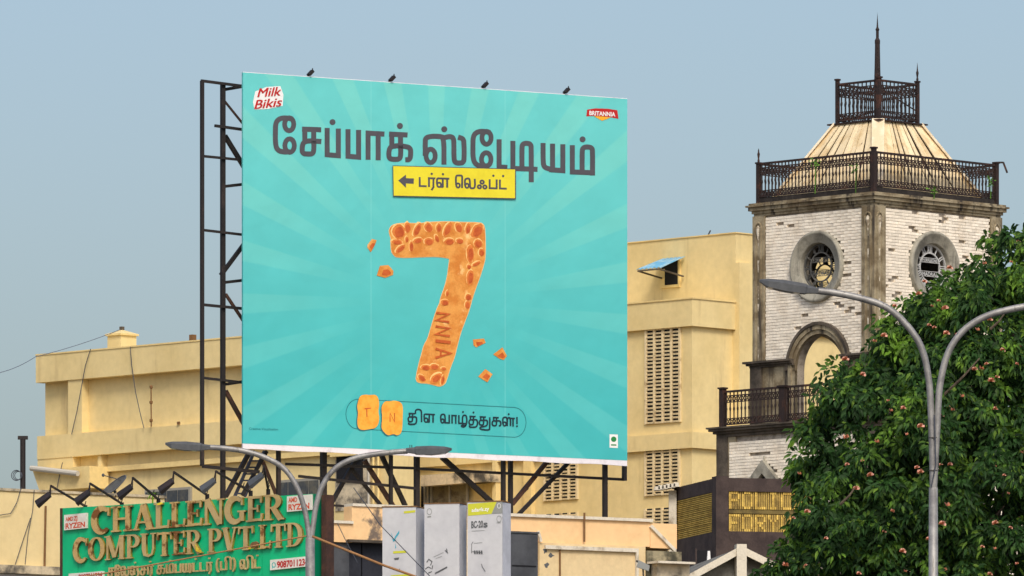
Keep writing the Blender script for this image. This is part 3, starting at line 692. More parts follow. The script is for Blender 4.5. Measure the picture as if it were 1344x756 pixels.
# awning window
xa, zt = RB.onY(869.5, 344, y1); xb, zb = RB.onY(892, 374, y1)
wd = MB().box(xa-.05, xb+.04, y1-.05, y1+.0, zb-.05, zt+.05).build('window', YEL2, rb)
xa2 = RB.onY(871, 350, y1)[0]; 
MB().box(xa+.02, xb-.02, y1-.056, y1-.051, zb+.02, zt).build('opening', DARK, wd)
MB().box(xa+.0, xa+.14, y1-.062, y1-.057, zb+.02, zt-.2).build('reveal', YEL2, wd)
aw = MB(); P0 = Vector(RB.p3(897, 337, y1-.05)); P1 = Vector(RB.p3(862, 339.5, y1-.05)); 
P1 = Vector(RB.p3(869, 339.5, y1-.05)); Lh = (P0.x - P1.x); n = 12
zc = RB.onY(897, 339, y1)[1]
for k in range(n):
    a_ = P1.x - .05 + (Lh+.1)*k/n; b_ = P1.x - .05 + (Lh+.1)*(k+1)/n; za = .03*(k % 2); zb_ = .03*((k+1) % 2)
    aw.hexa([(a_,y1-1.0,zc-.34+za),(b_,y1-1.0,zc-.34+zb_),(b_,y1-.05,zc+za),(a_,y1-.05,zc+zb_*0+za)],
            [(a_,y1-1.0,zc-.325+za),(b_,y1-1.0,zc-.325+zb_),(b_,y1-.05,zc+.015+za),(a_,y1-.05,zc+.015+za)])
aw.build('awning', BLUE, wd)
MB().beam((P1.x,y1-1.0,zc-.36),(P1.x,y1-.05,zc-.5),.04).beam((P0.x,y1-1.0,zc-.36),(P0.x,y1-.05,zc-.5),.04).beam((P1.x,y1-.98,zc-.36),(P0.x,y1-.98,zc-.36),.04).build('awning_bracket', DARKCON, wd)
an_ = MB().tube([RB.p3(929,309.5,y1+.3), RB.p3(932.5,302.5,y1+.3)], .02, 6).build('roof_rod', CABLEB); an_.location = RB.loc(); an_.rotation_euler = (0,0,RB.th)
tag(an_, 'tiny dark rod sticking up from the tall yellow roof', 'rod')
# shuttered window seen under the billboard
xa, zt = RB.onY(556, 634, .12); xb, zb = RB.onY(615, 668, .12); wf = MB().box(xa, xb, .02, .118, zb, zt).build('window', DARK, rb)
SHADE = mat('dusty_window_shutter', (128, 120, 100), (92, 86, 74), 3, (.42, .62), fine=.2)
for k, (a_, b_) in enumerate(((568, 589), (592, 612))):
    p0 = RB.onY(a_, 640, .0)[0]; p1 = RB.onY(b_, 640, .0)[0]; MB().box(p0, p1, -.005, .019, zb, zt-.12).build('shutter', SHADE, wf)
for px_ in (558, 562, 566.5, 590.5, 613.5): x = RB.onY(px_, 640, 0)[0]; MB().box(x-.035, x+.035, -.03, .018, zb, zt-.02).build('frame_bar', FRAME, wf)
xa, zt = RB.onY(552, 624, -.4); xb, zb = RB.onY(640, 632, -.4); MB().box(xa, xb, -.4, .119, zb, zt).build('sunshade', STAIN, rb)
x = RB.onY(652, 640, .0)[0]; MB().box(x-.12, x+.02, -.06, .118, 0, zb1).build('pilaster', YEL, rb)
x = RB.onY(700, 640, .0)[0]; MB().box(x-.35, x-.05, -.04, .117, 0, zb2b-.01).build('pilaster', YEL2, rb)

# ======================= LOW STREET BUILDINGS =======================
# cream wall at the far left, facing the street
CW = Fr(-60, 172, 35)
cw = thing('cream_house', 'plain cream walled house at the lower left corner with a stained base ledge', 'building', CW.loc(), CW.th)
zT_ = CW.z(641) ; xr = CW.onY(216, 650)[0]
MB().box(0, xr, 0, 6, 0, zT_).build('wall', CRM, cw)
MB().box(-.02, xr+.03, -.03, 6.02, zT_, zT_+.05).build('parapet_coping', STAIN, cw)
zl = CW.onY(60, 744)[1]; MB().box(0, xr, -.15, -.002, zl-.16, zl).build('ledge', STAIN, cw)
MB().box(0, xr, -.02, -.001, zl-1.6, zl-.165).build('grey_dado', PANELS, cw)
x, z = CW.onY(60, 664, -.05); MB().tube([(x,-.05,z),(CW.onY(58.5,744,-.05)[0],-.05,zl)], .022, 6).build('rust_streaked_pipe', RUST, cw)
for pts in (((28,640),(22,660),(14,674),(0,676),(-20,690)),((45,643),(43,670),(37,700),(33,741)),((40,680),(30,710),(20,741))):
    c = MB().tube([CW.p3(a, b, -.04) for a, b in pts], .008, 5).build('wall_wire', CABLEB, cw)
# black post with a cable coil
PM = thing('antenna_post', 'black T topped post with a coil of cable left of the yellow office block', 'post', W(30, 700, 176)[:2] + (0,))
PX, PY, PZ = W(30, 575.5, 176)
MB().tube([(0,0,0),(0,0,PZ)], .055, 10).build('post', STEEL, PM); MB().box(-.1,.1,-.05,.05,PZ-.02,PZ+.03).box(-.1,.1,-.04,.04,PZ+.03,PZ+.05).build('cap_plate', STEEL, PM)
co_ = MB(); Zc = W(24.5, 624.5, 176)[2]; xo = W(24.5, 624, 176)[0] - PX
for k in range(3): co_.tube([(xo-.02*k + .075*math.cos(t*math.pi/8)*(1+.15*k), -.08-.02*k, Zc + .08*math.sin(t*math.pi/8)*(1+.15*k)) for t in range(17)], .008, 5)
tag(co_.build('cable_coil', CABLEB, PM), kind='stuff')
# dish antenna
D_ = W(151, 650, 186)
ds = thing('satellite_dish', 'grey satellite dish tilted upward on the cream roof behind the green sign', 'satellite dish', (D_[0], D_[1], D_[2]))
dm = MB(); nR = 6
ax = Vector((-.75, -.35, .9)).normalized(); u_ = ax.orthogonal().normalized(); v_ = ax.cross(u_); c0 = Vector((-.0, 0, .12))
for i in range(nR + 1):
    r = .36*i/nR
    for k in range(20):
        t = 2*math.pi*k/20; q = c0 + (u_*math.cos(t)+v_*math.sin(t))*r + ax*(r*r*.6); dm.v.append(tuple(q))
for i in range(nR):
    for k in range(20): dm.f.append((i*20+k, i*20+(k+1)%20, (i+1)*20+(k+1)%20, (i+1)*20+k))
dm.build('reflector', mat('dark_dish_mesh', (92, 92, 90), (74, 74, 72), 5, fine=.15), ds, True)
rim = MB().tube([tuple(c0 + (u_*math.cos(2*math.pi*k/20)+v_*math.sin(2*math.pi*k/20))*.36 + ax*.36*.36*.6) for k in range(21)], .012, 5).build('rim', HEAD, ds)
MB().tube([(0,0,-.8),(0,0,.1)], .03, 8).build('mast', HEAD, ds); MB().tube([tuple(c0+u_*.3), tuple(c0+ax*.4)], .01, 5).lathe(tuple(c0+ax*.4), [(0,.04),(.03,.02),(.03,-.02),(0,-.04)], 8).build('feed_arm', HEAD, ds)

# shop block carrying the green sign, and the peach block
SB = Fr(433, 161, 31.1)
sb_ = thing('peach_shop_block', 'peach painted low shop block with white copings and stained plaster under the billboard', 'building', SB.loc(), SB.th)
xR_ = SB.onY(888, 700)[0]; x502 = SB.onY(502, 690)[0]; x464 = SB.onY(462, 690)[0]; x670 = SB.onY(664, 690)[0]
MB().box(.02, xR_, .3, 8, 0, ROOFZ).build('roof_slab', TAN, sb_)
zA = SB.onY(480, 665)[1]; zB_ = SB.onY(445, 687)[1]; zC = SB.onY(480, 709)[1]
MB().box(x464, x502+.5, 0, .296, zC, zA).build('upper_parapet', mat('peach_paint_stained', (238, 198, 146), (226, 184, 132), .8, (.45, .7), (118, 104, 92), (.54, .62), fine=.08, bump=.25, stretch=(1.6, 1.6, 1.3)), sb_)
MB().box(x464, x502+.6, -.03, .29, zA, zA+.05).build('coping', COPE, sb_)
MB().box(0, x464-.002, -.02, .29, SB.onY(445,711.5)[1], zB_).build('lower_parapet', PEACH, sb_)
MB().box(-.12, x464, -.06, .292, zB_, zB_+.05).build('coping', COPE, sb_)
MB().box(-.12, -.003, -.05, .3, 0, zB_-.002).build('corner_pillar', COPE, sb_)
MB().box(.02, SB.onY(460,720)[0], .05, .294, 0, SB.onY(445,712)[1]).build('shutter', SHUT, sb_)
MB().box(SB.onY(460,720)[0]+.002, SB.onY(478,720)[0], .12, .295, 0, zC-.02).build('shutter', mat('blue_black_shutter', (44, 46, 54), (34, 36, 44), 2, fine=.1), sb_)
MB().box(SB.onY(478,720)[0]+.03, x502+.6, .12, .295, 0, zC-.02).build('shutter', MATS['blue_black_shutter'], sb_)
MB().box(SB.onY(460,720)[0]-.1, x502+.6, -.12, .1, zC-.05, zC-.002).build('canopy_lip', DARKCON, sb_)
# right hand parapet
zD = SB.onY(700, 679)[1]; x853 = SB.onY(853, 690)[0]; zE = SB.onY(760, 715.5)[1]
MB().box(x670, x853, 0, .293, zE+.02, zD).build('parapet', PEACH, sb_)
MB().box(x670, x853+.04, -.05, .295, zD, zD+.055).build('coping', COPE, sb_)
MB().hexa([(x853+.005,-.01,zE-.0),(xR_,-.01,zE),(xR_,.29,zE),(x853+.005,.29,zE)], [(x853+.005,-.01,zD-.02),(xR_,-.01,zD-.02),(xR_,.29,zD-.02),(x853+.005,.29,zD-.02)]).build('end_parapet', PEACH, sb_)
MB().beam(SB.p3(854,690.5,-.03), SB.p3(885,722,-.03), .06).build('sloping_coping', COPE, sb_)
x706 = SB.onY(706, 712)[0]; x832 = SB.onY(831, 720)[0]; x845 = SB.onY(845, 720)[0]
MB().box(x706, x845, -.06, .291, 0, zE+.015).build('lower_wall', TAN, sb_)
MB().box(x706+.1, x832, -.12, -.062, zE-.1, zE-.03).build('moulding', COPE, sb_)
MB().beam(SB.p3(706,697,-.08), SB.p3(710,711,-.08), .05).build('moulding', COPE, sb_)
MB().box(x832, x832+.05, -.12, -.062, 0, zE-.03).build('moulding', COPE, sb_)
x = SB.onY(735, 730, -.08)[0]; MB().tube([(x,-.08,0),(x,-.08,zE-.1)], .018, 6).build('drain_pipe', RUST, sb_)
x, z = SB.onY(767, 680, -.06); MB().tube([(x,-.06,z+.1),(x,-.06,SB.onY(767,711,-.06)[1])], .02, 6).build('drain_pipe', RUST, sb_)
for px_, py_ in ((716,723),(724,729),(718,742)):
    a = MB(); x, z = SB.onY(px_, py_, -.07)
    rr = random.Random(int(px_)); q = [(x + .07*math.cos(k*.7)*rr.uniform(.4,1.1), z + .06*math.sin(k*.7)*rr.uniform(.3,1.2)) for k in range(9)]
    a.add([(u, -.0625, v) for u, v in q], [tuple(range(9))]); a.build('damp_spot', INKP, sb_)
MB().box(x845+.002, xR_+.05, -.1, .29, 0, zE-.06).build('mossy_wall', MOSS, sb_)
MB().box(SB.onY(860,740,-.4)[0], xR_+.1, -.5, -.105, SB.onY(880,737,-.4)[1]-.04, SB.onY(880,737,-.4)[1]).build('canopy', COPE, sb_)
MB().box(SB.onY(862,745,-.3)[0], xR_+.1, -.3, -.106, 0, SB.onY(880,737,-.4)[1]-.045).build('brown_hoarding', STAIN, sb_)
t = W(844, 741, 158)
fl = thing('wall_lamp', 'small grey lamp on a bracket at the right end of the tan wall', 'lamp', t)
MB().hexa([(-.12,-.05,-.04),(.1,-.05,-.12),(.1,.08,-.12),(-.12,.08,-.04)], [(-.08,-.05,.08),(.12,-.05,-.02),(.12,.08,-.02),(-.08,.08,.08)]).build('lamp_housing', GREYP, fl)
MB().beam((-.05,0,.03),(-.1,.9,.12),.03).beam((0,0,-.08),(.01,0,-.3),.03).build('bracket', DARKCON, fl)

# dark grey door beside the panels
GD = Fr(671, 157, 31.1)
gd = thing('grey_door_box', 'dark grey metal box cabin standing right of the three white panels', 'cabinet', GD.loc(), GD.th)
xg = GD.onY(706, 700)[0]; zg = GD.z(697)
MB().box(0, xg, 0, 1.4, 0, zg-.03).build('cabinet_body', SHUT, gd); MB().box(-.02, xg+.02, -.02, 1.42, zg-.03, zg).build('top_cap', HEAD, gd)
MB().box(.01, xg-.04, -.012, -.002, zg-.62, zg-.60).build('panel_joint', DARK, gd)

# three tall white panels (box shaped hoardings)
PN = (((502,668),(546,663.5),(557,662.5)), ((557,663),(603,659.5),(612.5,659)), ((613.5,660.5),(659.5,657),(670.5,655.8)))
def pfn(fr, yl): return lambda a, b, y: fr.p3(a, b, yl + y)
for i, (a_, b_, c_) in enumerate(PN):
    PF = Fr(a_[0], 154.5 - .25*i, -14)
    lbl = ('left grey white panel with faded blue and yellow printing', 'middle grey white panel with faint black scribbles and round emblem', 'right grey white panel headed lime green and lettered BC-20s')[i]
    pt = thing('hoarding_box', lbl, 'sign', PF.loc(), PF.th, 'tall white sign panels')
    xw = PF.onY(b_[0], b_[1])[0]; zt = PF.onY(b_[0], b_[1])[1]; zt0 = PF.onY(a_[0], a_[1])[1]; dp = PF.onX(c_[0], 700, xw)[0]
    dp = min(max(dp, .3), 1.2); zt = (zt+zt0)/2
    x2 = PF.onY(c_[0], 700, .42)[0]; z2 = PF.onY(c_[0], c_[1], .42)[1]
    MB().box(0, xw, 0, .42, 0, zt).build('panel_body', PANEL, pt)
    # turned-in side sheet
    MB().add([(xw+.002,.0,0),(x2,.42,0),(xw+.002,.42,0),(xw+.002,0,zt-.01),(x2,.42,zt-.01),(xw+.002,.42,zt-.01)], [(0,1,4,3),(1,2,5,4),(3,4,5),(0,2,1)]).build('side_sheet', PANELS, pt)
    MB().box(-.01, xw+.02, -.01, .42, zt, zt+.02).build('top_rail', RUST, pt)
    MB().box(0, xw, -.006, -.001, zt-1.9, zt-1.89).build('seam', GREYP, pt)
    fn = lambda a, b, y, PF=PF: PF.p3(a, b, y)
    if i == 0:
        a = Art(fn, -.004); a.polys([[(530,671),(545,669.5),(545,672.5),(530,674)]]).polys([[(516,723.5),(533,722.5),(533,725.5),(516,726.5)]]).polys([[(513,755),(540,753),(540,758),(513,760)]]); tag(a.build('yellow_print', LIMEP, pt), kind='stuff')
        a = Art(fn, -.006); a.polys([[(513,698),(516,711),(520,709),(516,706)],[(517,710),(524,700),(524,696),(518,705)],[(519,713),(520,719),(518.5,720)]]); tag(a.build('blue_print', BLUEP, pt), kind='stuff')
        a = Art(fn, -.006); a.polys([[(517,732.5),(524,731.5),(523,734.5),(518,735)],[(521,750),(525,746),(525,748)]]); tag(a.build('black_print', INKP, pt), kind='stuff')
    if i == 1:
        a = Art(fn, -.005); c = (563.5, 671.5); a.stroke([(c[0]+3*math.cos(t*math.pi/8), c[1]+4*math.sin(t*math.pi/8)) for t in range(16)], .7, closed=True); a.polys([[(561,677.5),(566,677),(566,678.5),(561,679)]]); tag(a.build('round_emblem', GREYP, pt), kind='stuff')
        a = Art(fn, -.006)
        for q in ([(560,738),(563,734),(567,737),(565,742)],[(558,747),(562,744),(566,746)],[(568,742),(567,747)],[(562,752),(567,750)],[(575,751),(586,745)],[(584,722),(588,726)],[(586,720),(587,724)]): a.stroke(q, 1.1)
        a.stroke([(571,752.5),(587,744)], 1.6)
        tag(a.build('black_scribble', INKP, pt), kind='stuff')
        a = Art(fn, -.006); a.stroke([(569,731),(582,725)], .5).stroke([(572,733),(580,730)], .5); tag(a.build('faint_text', GREYP, pt), kind='stuff')
    if i == 2:
        hp = MB(); zh0 = PF.onY(615, 676)[1]; xs0 = PF.onY(646, 665)[0]
        a = Art(fn, -.004); a.polys([[(614.2,661.5),(652,658.5),(645,674.5),(614.2,677)]]); hb = a.build('header_band', LIMEP, pt)
        a = Art(fn, -.005); a.polys([[(652,658.5),(659.4,658),(659.4,673.5),(645,674.5)]]); a.build('header_corner', GREYP, pt)
        a = Art(fn, -.006); a.polys(fit_text('adarfs.zy', 619, 672, 642, 670, 5, bold=.02)); a.stroke([(655+2.2*math.cos(t*math.pi/6), 664+3*math.sin(t*math.pi/6)) for t in range(12)], .6, closed=True); tag(a.build('header_lettering', WHITE, pt), kind='stuff')
        a = Art(fn, -.006); a.polys(fit_text('BC-20', 618.5, 693, 634, 692, 9, bold=.03)); a.polys(fit_text('s', 634.5, 692, 640, 691.8, 9, bold=.03)); tag(a.build('panel_lettering', INKP, pt), kind='stuff')
        a = Art(fn, -.006)
        a.stroke([(655+3*math.cos(t*math.pi/8), 681+4*math.sin(t*math.pi/8)) for t in range(16)], .6, closed=True)
        a.stroke([(619,697),(636,696)], .5).stroke([(622,713),(633,712)], .5).stroke([(652,686),(657,686)], .7)
        tag(a.build('faint_text', GREYP, pt), kind='stuff')
        a = Art(fn, -.006); a.stroke([(619,726),(619,714),(621,711)], .7).stroke([(620,724),(632,725)], .9)
        for k in range(4): a.polys([[(622+3*k,722.5),(624+3*k,722.5),(624.4+3*k,727),(622.2+3*k,727)]])
        a.stroke([(632,740),(633,744),(637,750)], .8); tag(a.build('black_print', INKP, pt), kind='stuff')

# ======================= CLOCK TOWER =======================
T = Fr(1147, 210, 44.5)
wx = T.onY(1312, 350)[0]; wy = T.onX(991, 350)[0]
def zt_(py): return HC + (YH - py) / F * 210
tw = thing('clock_tower', 'square clock tower of whitewashed brick with iron railings, round clock openings and a spire', 'clock tower', T.loc(), T.th)
TH = .28
zWT = zt_(269)                      # top of brick shaft
zImp = T.onX(1010, 482)[1]          # impost level
zFl = T.onX(953, 563, -.6)[1]       # balcony floor
clL = T.onX(1074, 350); clR = T.onY(1224, 349)
RO = 47/F*211.5; RI = 31/F*211.5
arL = T.onX(1078, 480); arTop = T.onX(1077, 438)[1]; a0 = T.onX(1045, 500)[0]; a1 = T.onX(1107.5, 500)[0]
arC = (a0+a1)/2; arR = abs(a1-a0)/2; arS = arTop - arR*1.05   # springing height
zMid = (clL[1]-RO + arTop)/2 + .0
def plate(mp, s0, s1, z0, z1, hole, d0, d1, mb):
    """rectangular plate with a hole; hole = list of (s, z) going round; mp(s, z, d) -> local point"""
    n = len(hole); cxh = sum(p[0] for p in hole)/n; czh = sum(p[1] for p in hole)/n; ou = []
    for p in hole:
        dx = p[0]-cxh; dz = p[1]-czh; k = 1e9
        if dx > 1e-9: k = min(k, (s1-cxh)/dx)
        if dx < -1e-9: k = min(k, (s0-cxh)/dx)
        if dz > 1e-9: k = min(k, (z1-czh)/dz)
        if dz < -1e-9: k = min(k, (z0-czh)/dz)
        ou.append((cxh+dx*k, czh+dz*k))
    b = len(mb.v)
    for d in (d0, d1):
        for p in hole: mb.v.append(mp(p[0], p[1], d))
        for p in ou: mb.v.append(mp(p[0], p[1], d))
    for i in range(n):
        j = (i+1) % n
        mb.f += [(b+i, b+j, b+n+j, b+n+i), (b+2*n+i, b+2*n+j, b+3*n+j, b+3*n+i), (b+i, b+j, b+2*n+j, b+2*n+i)]
        mb.f.append((b+n+i, b+n+j, b+3*n+j, b+3*n+i))
    # corner fill
    for (cs, cz) in ((s0, z0), (s1, z0), (s1, z1), (s0, z1)):
        ts = [o for o in range(n)]
        best = None
        for i in range(n):
            j = (i+1) % n; A = ou[i]; C = ou[j]
            if (abs(A[0]-cs) < 1e-6 or abs(A[1]-cz) < 1e-6) and (abs(C[0]-cs) < 1e-6 or abs(C[1]-cz) < 1e-6) and abs(A[0]-C[0]) > 1e-6 and abs(A[1]-C[1]) > 1e-6:
                b2 = len(mb.v)
                for d in (d0, d1): mb.v += [mp(A[0], A[1], d), mp(cs, cz, d), mp(C[0], C[1], d)]
                mb.f += [(b2, b2+1, b2+2), (b2+3, b2+4, b2+5), (b2, b2+1, b2+4, b2+3), (b2+1, b2+2, b2+5, b2+4)]
def circ(cs, cz, r, n=48): return [(cs+r*math.cos(2*math.pi*(k+.5)/n), cz+r*math.sin(2*math.pi*(k+.5)/n)) for k in range(n)]
def archpts(cs, r, zs, zb, n=20):
    p = [(cs+r*math.cos(math.pi*k/n), zs+r*1.05*math.sin(math.pi*k/n)) for k in range(n+1)]
    return p + [(cs-r, (zs+zb)/2), (cs-r, zb), (cs, zb), (cs+r, zb), (cs+r, (zs+zb)/2)]
mpL = lambda s, z, d: (d, s, z)            # left face  (x = 0), depth inward +x
mpR = lambda s, z, d: (s, d, z)            # right face (y = 0)
mpBL = lambda s, z, d: (s, wy-d, z)        # back left  (y = wy)
mpBR = lambda s, z, d: (wx-d, s, z)        # back right (x = wx)
for nm, mp, wd_, cs, hasarch, hasclock, cc in (('L', mpL, wy, arC, 1, 1, clL[0]), ('R', mpR, wx, wx/2, 1, 1, clR[0]), ('BL', mpBL, wx, wx/2-.0, 1, 1, wx/2+.15), ('BR', mpBR, wy, arC, 1, 0, 0)):
    e0 = .0 if nm in 'LBR' and nm != 'BL' else TH; e1 = wd_ if nm in ('L', 'BR') else wd_ - TH
    if nm in ('R', 'BL'): e0 = TH
    mb = MB()
    if hasclock: plate(mp, e0, e1, zMid, zWT, circ(cc, clL[1], RI*1.02), .04, TH, mb)
    else: mb.hexa([mp(e0,zMid,.04), mp(e1,zMid,.04), mp(e1,zMid,TH), mp(e0,zMid,TH)], [mp(e0,zWT,.04), mp(e1,zWT,.04), mp(e1,zWT,TH), mp(e0,zWT,TH)])
    plate(mp, e0, e1, zFl, zMid, archpts(cs, arR*(1.25 if nm == 'BL' else 1), arS, zFl+.02), .04, TH, mb)
    mb.build('brick_backing', JOINT, tw)
MB().box(TH+.001, wx-TH-.001, TH+.001, wy-TH-.001, zMid-.05, zMid+.05).build('inner_floor', DARKCON, tw)
MB().box(TH+.001, wx-TH-.001, TH+.001, wy-TH-.001, zWT-.1, zWT).build('inner_ceiling', DARKCON, tw)
# bricks
miss = {'L': [(1042,297,7,2.5),(1061,295,6,2.5),(1114,343,5,2.5),(1113,362,5,2.3),(1126,360.5,6,2.5),(1127,383.5,5,2.5),(1101,400,7,2),(1112,403,12,1.8),(1114,407,4,2.2),(1055,415,5,2.2),(1049,425,5,2.5),(1045,430,7,2),(1128,383,4,2),(1127,413,4,2.2),(1024,293,4,2)],
        'R': [(1196,298,11,2.2),(1200,302,6,3),(1202,281,5,2.2),(1238,281,5,2),(1238,289,5,2.5),(1262,287.5,5,2.5),(1261,314,5,2.2),(1265,319,4,2),(1175,360,4,2.5),(1175,364,9,2.5),(1171,368,5,2),(1178,380,6,2.5),(1178,384.5,10,3),(1176,389,7,2.5),(1164,313.5,3,2),(1168,327,3,2),(1163,377,3,2),(1270,338,9,2)]}
PIL = .37
cand = []
def course(face, s0, s1, z0, z1, skip, yo=0.0):
    bw, bh = .235, .0725; n = int((z1-z0)/bh); k = 0
    for r in range(n):
        z = z0 + r*bh; off = (r % 2)*bw/2; s = s0 - off
        while s < s1 - .03:
            a = max(s, s0); b = min(s+bw, s1); s += bw
            if b - a < .06: continue
            if skip((a+b)/2, z+bh/2, (b-a)/2): continue
            cand.append((face, a+.004, b-.004, z+.0045, z+bh-.0045))
def world_px(face, s, z):
    x, y = (0, s) if face == 'L' else (s, 0)
    X = T.o[0] + x*T.d[0] + y*T.n[0]; Y = T.o[1] + x*T.d[1] + y*T.n[1]; return CX + F*X/Y, YH - F*(z-HC)/Y
def skipper(face, cc, ac):
    def f(s, z, h):
        if math.hypot(s-cc, (z-clL[1])) < RO-.03: return True
        if ac is not None:
            if z < arS: 
                if abs(s-ac) < arR+.24+h*.3: return True
            elif math.hypot(s-ac, (z-arS)/1.05) < arR+.22: return True
            if z < zImp+.02: return True
        px, py = world_px(face, s, z)
        for (mx, my, rx, ry) in miss[face]:
            if abs(px-mx) < max(3.2, rx*.55) and abs(py-my) < max(1.95, ry*.7): return True
        return False
    return f
course('L', PIL, wy-PIL, zImp+.05, zWT, skipper('L', clL[0], arC))
course('R', PIL, wx-PIL, zImp+.05, zWT, skipper('R', clR[0], wx/2))
E2 = .62; zS = zt_(640); zCo = T.onX(965, 578, -E2)[1]
gpk = T.onX(1005, 604, -E2)
course('L2', -E2+PIL, wy+E2-PIL, 9.0, zCo-.02, lambda s, z, h: abs(s-gpk[0]) < (gpk[1]-z)*.95+.05 or (abs(z-T.onX(985,597.5,-E2)[1]) < .04 and (abs(s-T.onX(985,597,-E2)[0]) < .1 or abs(s-T.onX(999,597,-E2)[0]) < .22)))
course('R2', -E2+PIL, wx+E2-PIL, 9.0, zCo-.02, lambda s, z, h: False)
def dist(c):
    f, a, b, z, _ = c; return (0 if f in 'LR' else 5) + (a+b)/2*.7 - z*.15
cand.sort(key=dist)
bj = random.Random(3)
def brick_mb(mb, c, o=None):
    f, a, b, z0, z1 = c; p = bj.uniform(-.004, .005); e = -E2 if f[-1] == '2' else 0
    ja = bj.uniform(-.003, .003)
    if f[0] == 'L': mb.box(e-.02-p, e+.05, a+ja, b+ja, z0, z1)
    else: mb.box(a+ja, b+ja, e-.02-p, e+.05, z0, z1)
protoL = MB().box(-.02, .05, -.1135, .1135, -.0317, .0317); protoR = MB().box(-.1135, .1135, -.02, .05, -.0317, .0317); pl = {}
rest = MB(); cnt = 0
for c in cand:
    f, a, b, z0, z1 = c; full = (b-a) > .22 and f in 'LR'
    if full and cnt < 299:
        loc = (bj.uniform(-.005, .005), (a+b)/2, (z0+z1)/2) if f == 'L' else ((a+b)/2, bj.uniform(-.005, .005), (z0+z1)/2)
        if f not in pl: pl[f] = (protoL if f == 'L' else protoR).build('brick', BRICK, tw); pl[f].location = loc
        else: copy_of(pl[f], tw, loc)
        cnt += 1
    else: brick_mb(rest, c)
tag(rest.build('brickwork', BRICK, tw), kind='stuff')
# corner pilasters with arched capitals
def pilaster(x0, x1, y0, y1, z0, z1, faces, nm='pilaster'):
    pb = MB().box(x0, x1, y0, y1, z0, z1-.0).build(nm, PLAS, tw)
    m_ = MB()
    for (ax, cpos, face) in faces:      # raised mouldings: two side beads, arched head and a flaking niche
        hh = z1-.16
        for s in (-.085, .085):
            if ax == 'x': m_.box(face-.035, face, cpos+s-.02, cpos+s+.02, z0, hh-.12)
            else: m_.box(cpos+s-.02, cpos+s+.02, face-.035, face, z0, hh-.12)
        arc = [(.1*math.cos(math.pi*k/10), .13*math.sin(math.pi*k/10)) for k in range(-2, 13)]
        if ax == 'x': m_.tube([(face-.01, cpos+u, hh-.14+v) for u, v in arc], .028, 6)
        else: m_.tube([(cpos+u, face-.01, hh-.14+v) for u, v in arc], .028, 6)
    m_.build('capital_moulding', PLAS, pb)
    n_ = MB()
    for (ax, cpos, face) in faces:
        zz = z1-.32; rr = random.Random(int(cpos*100+face*10))
        if ax == 'x': n_.lathe((face, cpos, zz), [(0,.1),(.05,.05),(.06,-.02),(.04,-.14),(.02,-.3),(0,-.42)], 8)
        else: n_.lathe((cpos, face, zz), [(0,.1),(.05,.05),(.06,-.02),(.04,-.14),(.02,-.3),(0,-.42)], 8)
        for k in range(5):
            z = zz - .7 - k*.55 + rr.uniform(-.15, .15); l = rr.uniform(.12, .35); wv_ = rr.uniform(.015, .035)
            if z - l < z0: break
            if ax == 'x': n_.hexa([(face-.004,cpos-wv_,z),(face-.004,cpos+wv_,z),(face,cpos+wv_,z),(face,cpos-wv_,z)], [(face-.004,cpos-.008,z-l),(face-.004,cpos+.012,z-l),(face,cpos+.012,z-l),(face,cpos-.008,z-l)])
            else: n_.hexa([(cpos-wv_,face-.004,z),(cpos+wv_,face-.004,z),(cpos+wv_,face,z),(cpos-wv_,face,z)], [(cpos-.008,face-.004,z-l),(cpos+.012,face-.004,z-l),(cpos+.012,face,z-l),(cpos-.008,face,z-l)])
    n_.build('flaking_whitewash', LIME, pb)
zPb = zImp + .06
pilaster(-.06, PIL-.02, -.06, PIL-.02, zPb, zWT, [('x', .13, -.06), ('y', .13, -.06)])
pilaster(-.06, .2, wy-PIL+.02, wy+.03, zPb, zWT, [('x', wy-.17, -.06)])
pilaster(wx-PIL+.02, wx+.03, -.06, .2, zPb, zWT, [('y', wx-.17, -.06)])
pilaster(wx-.2, wx+.03, wy-.2, wy+.03, zPb, zWT, [])
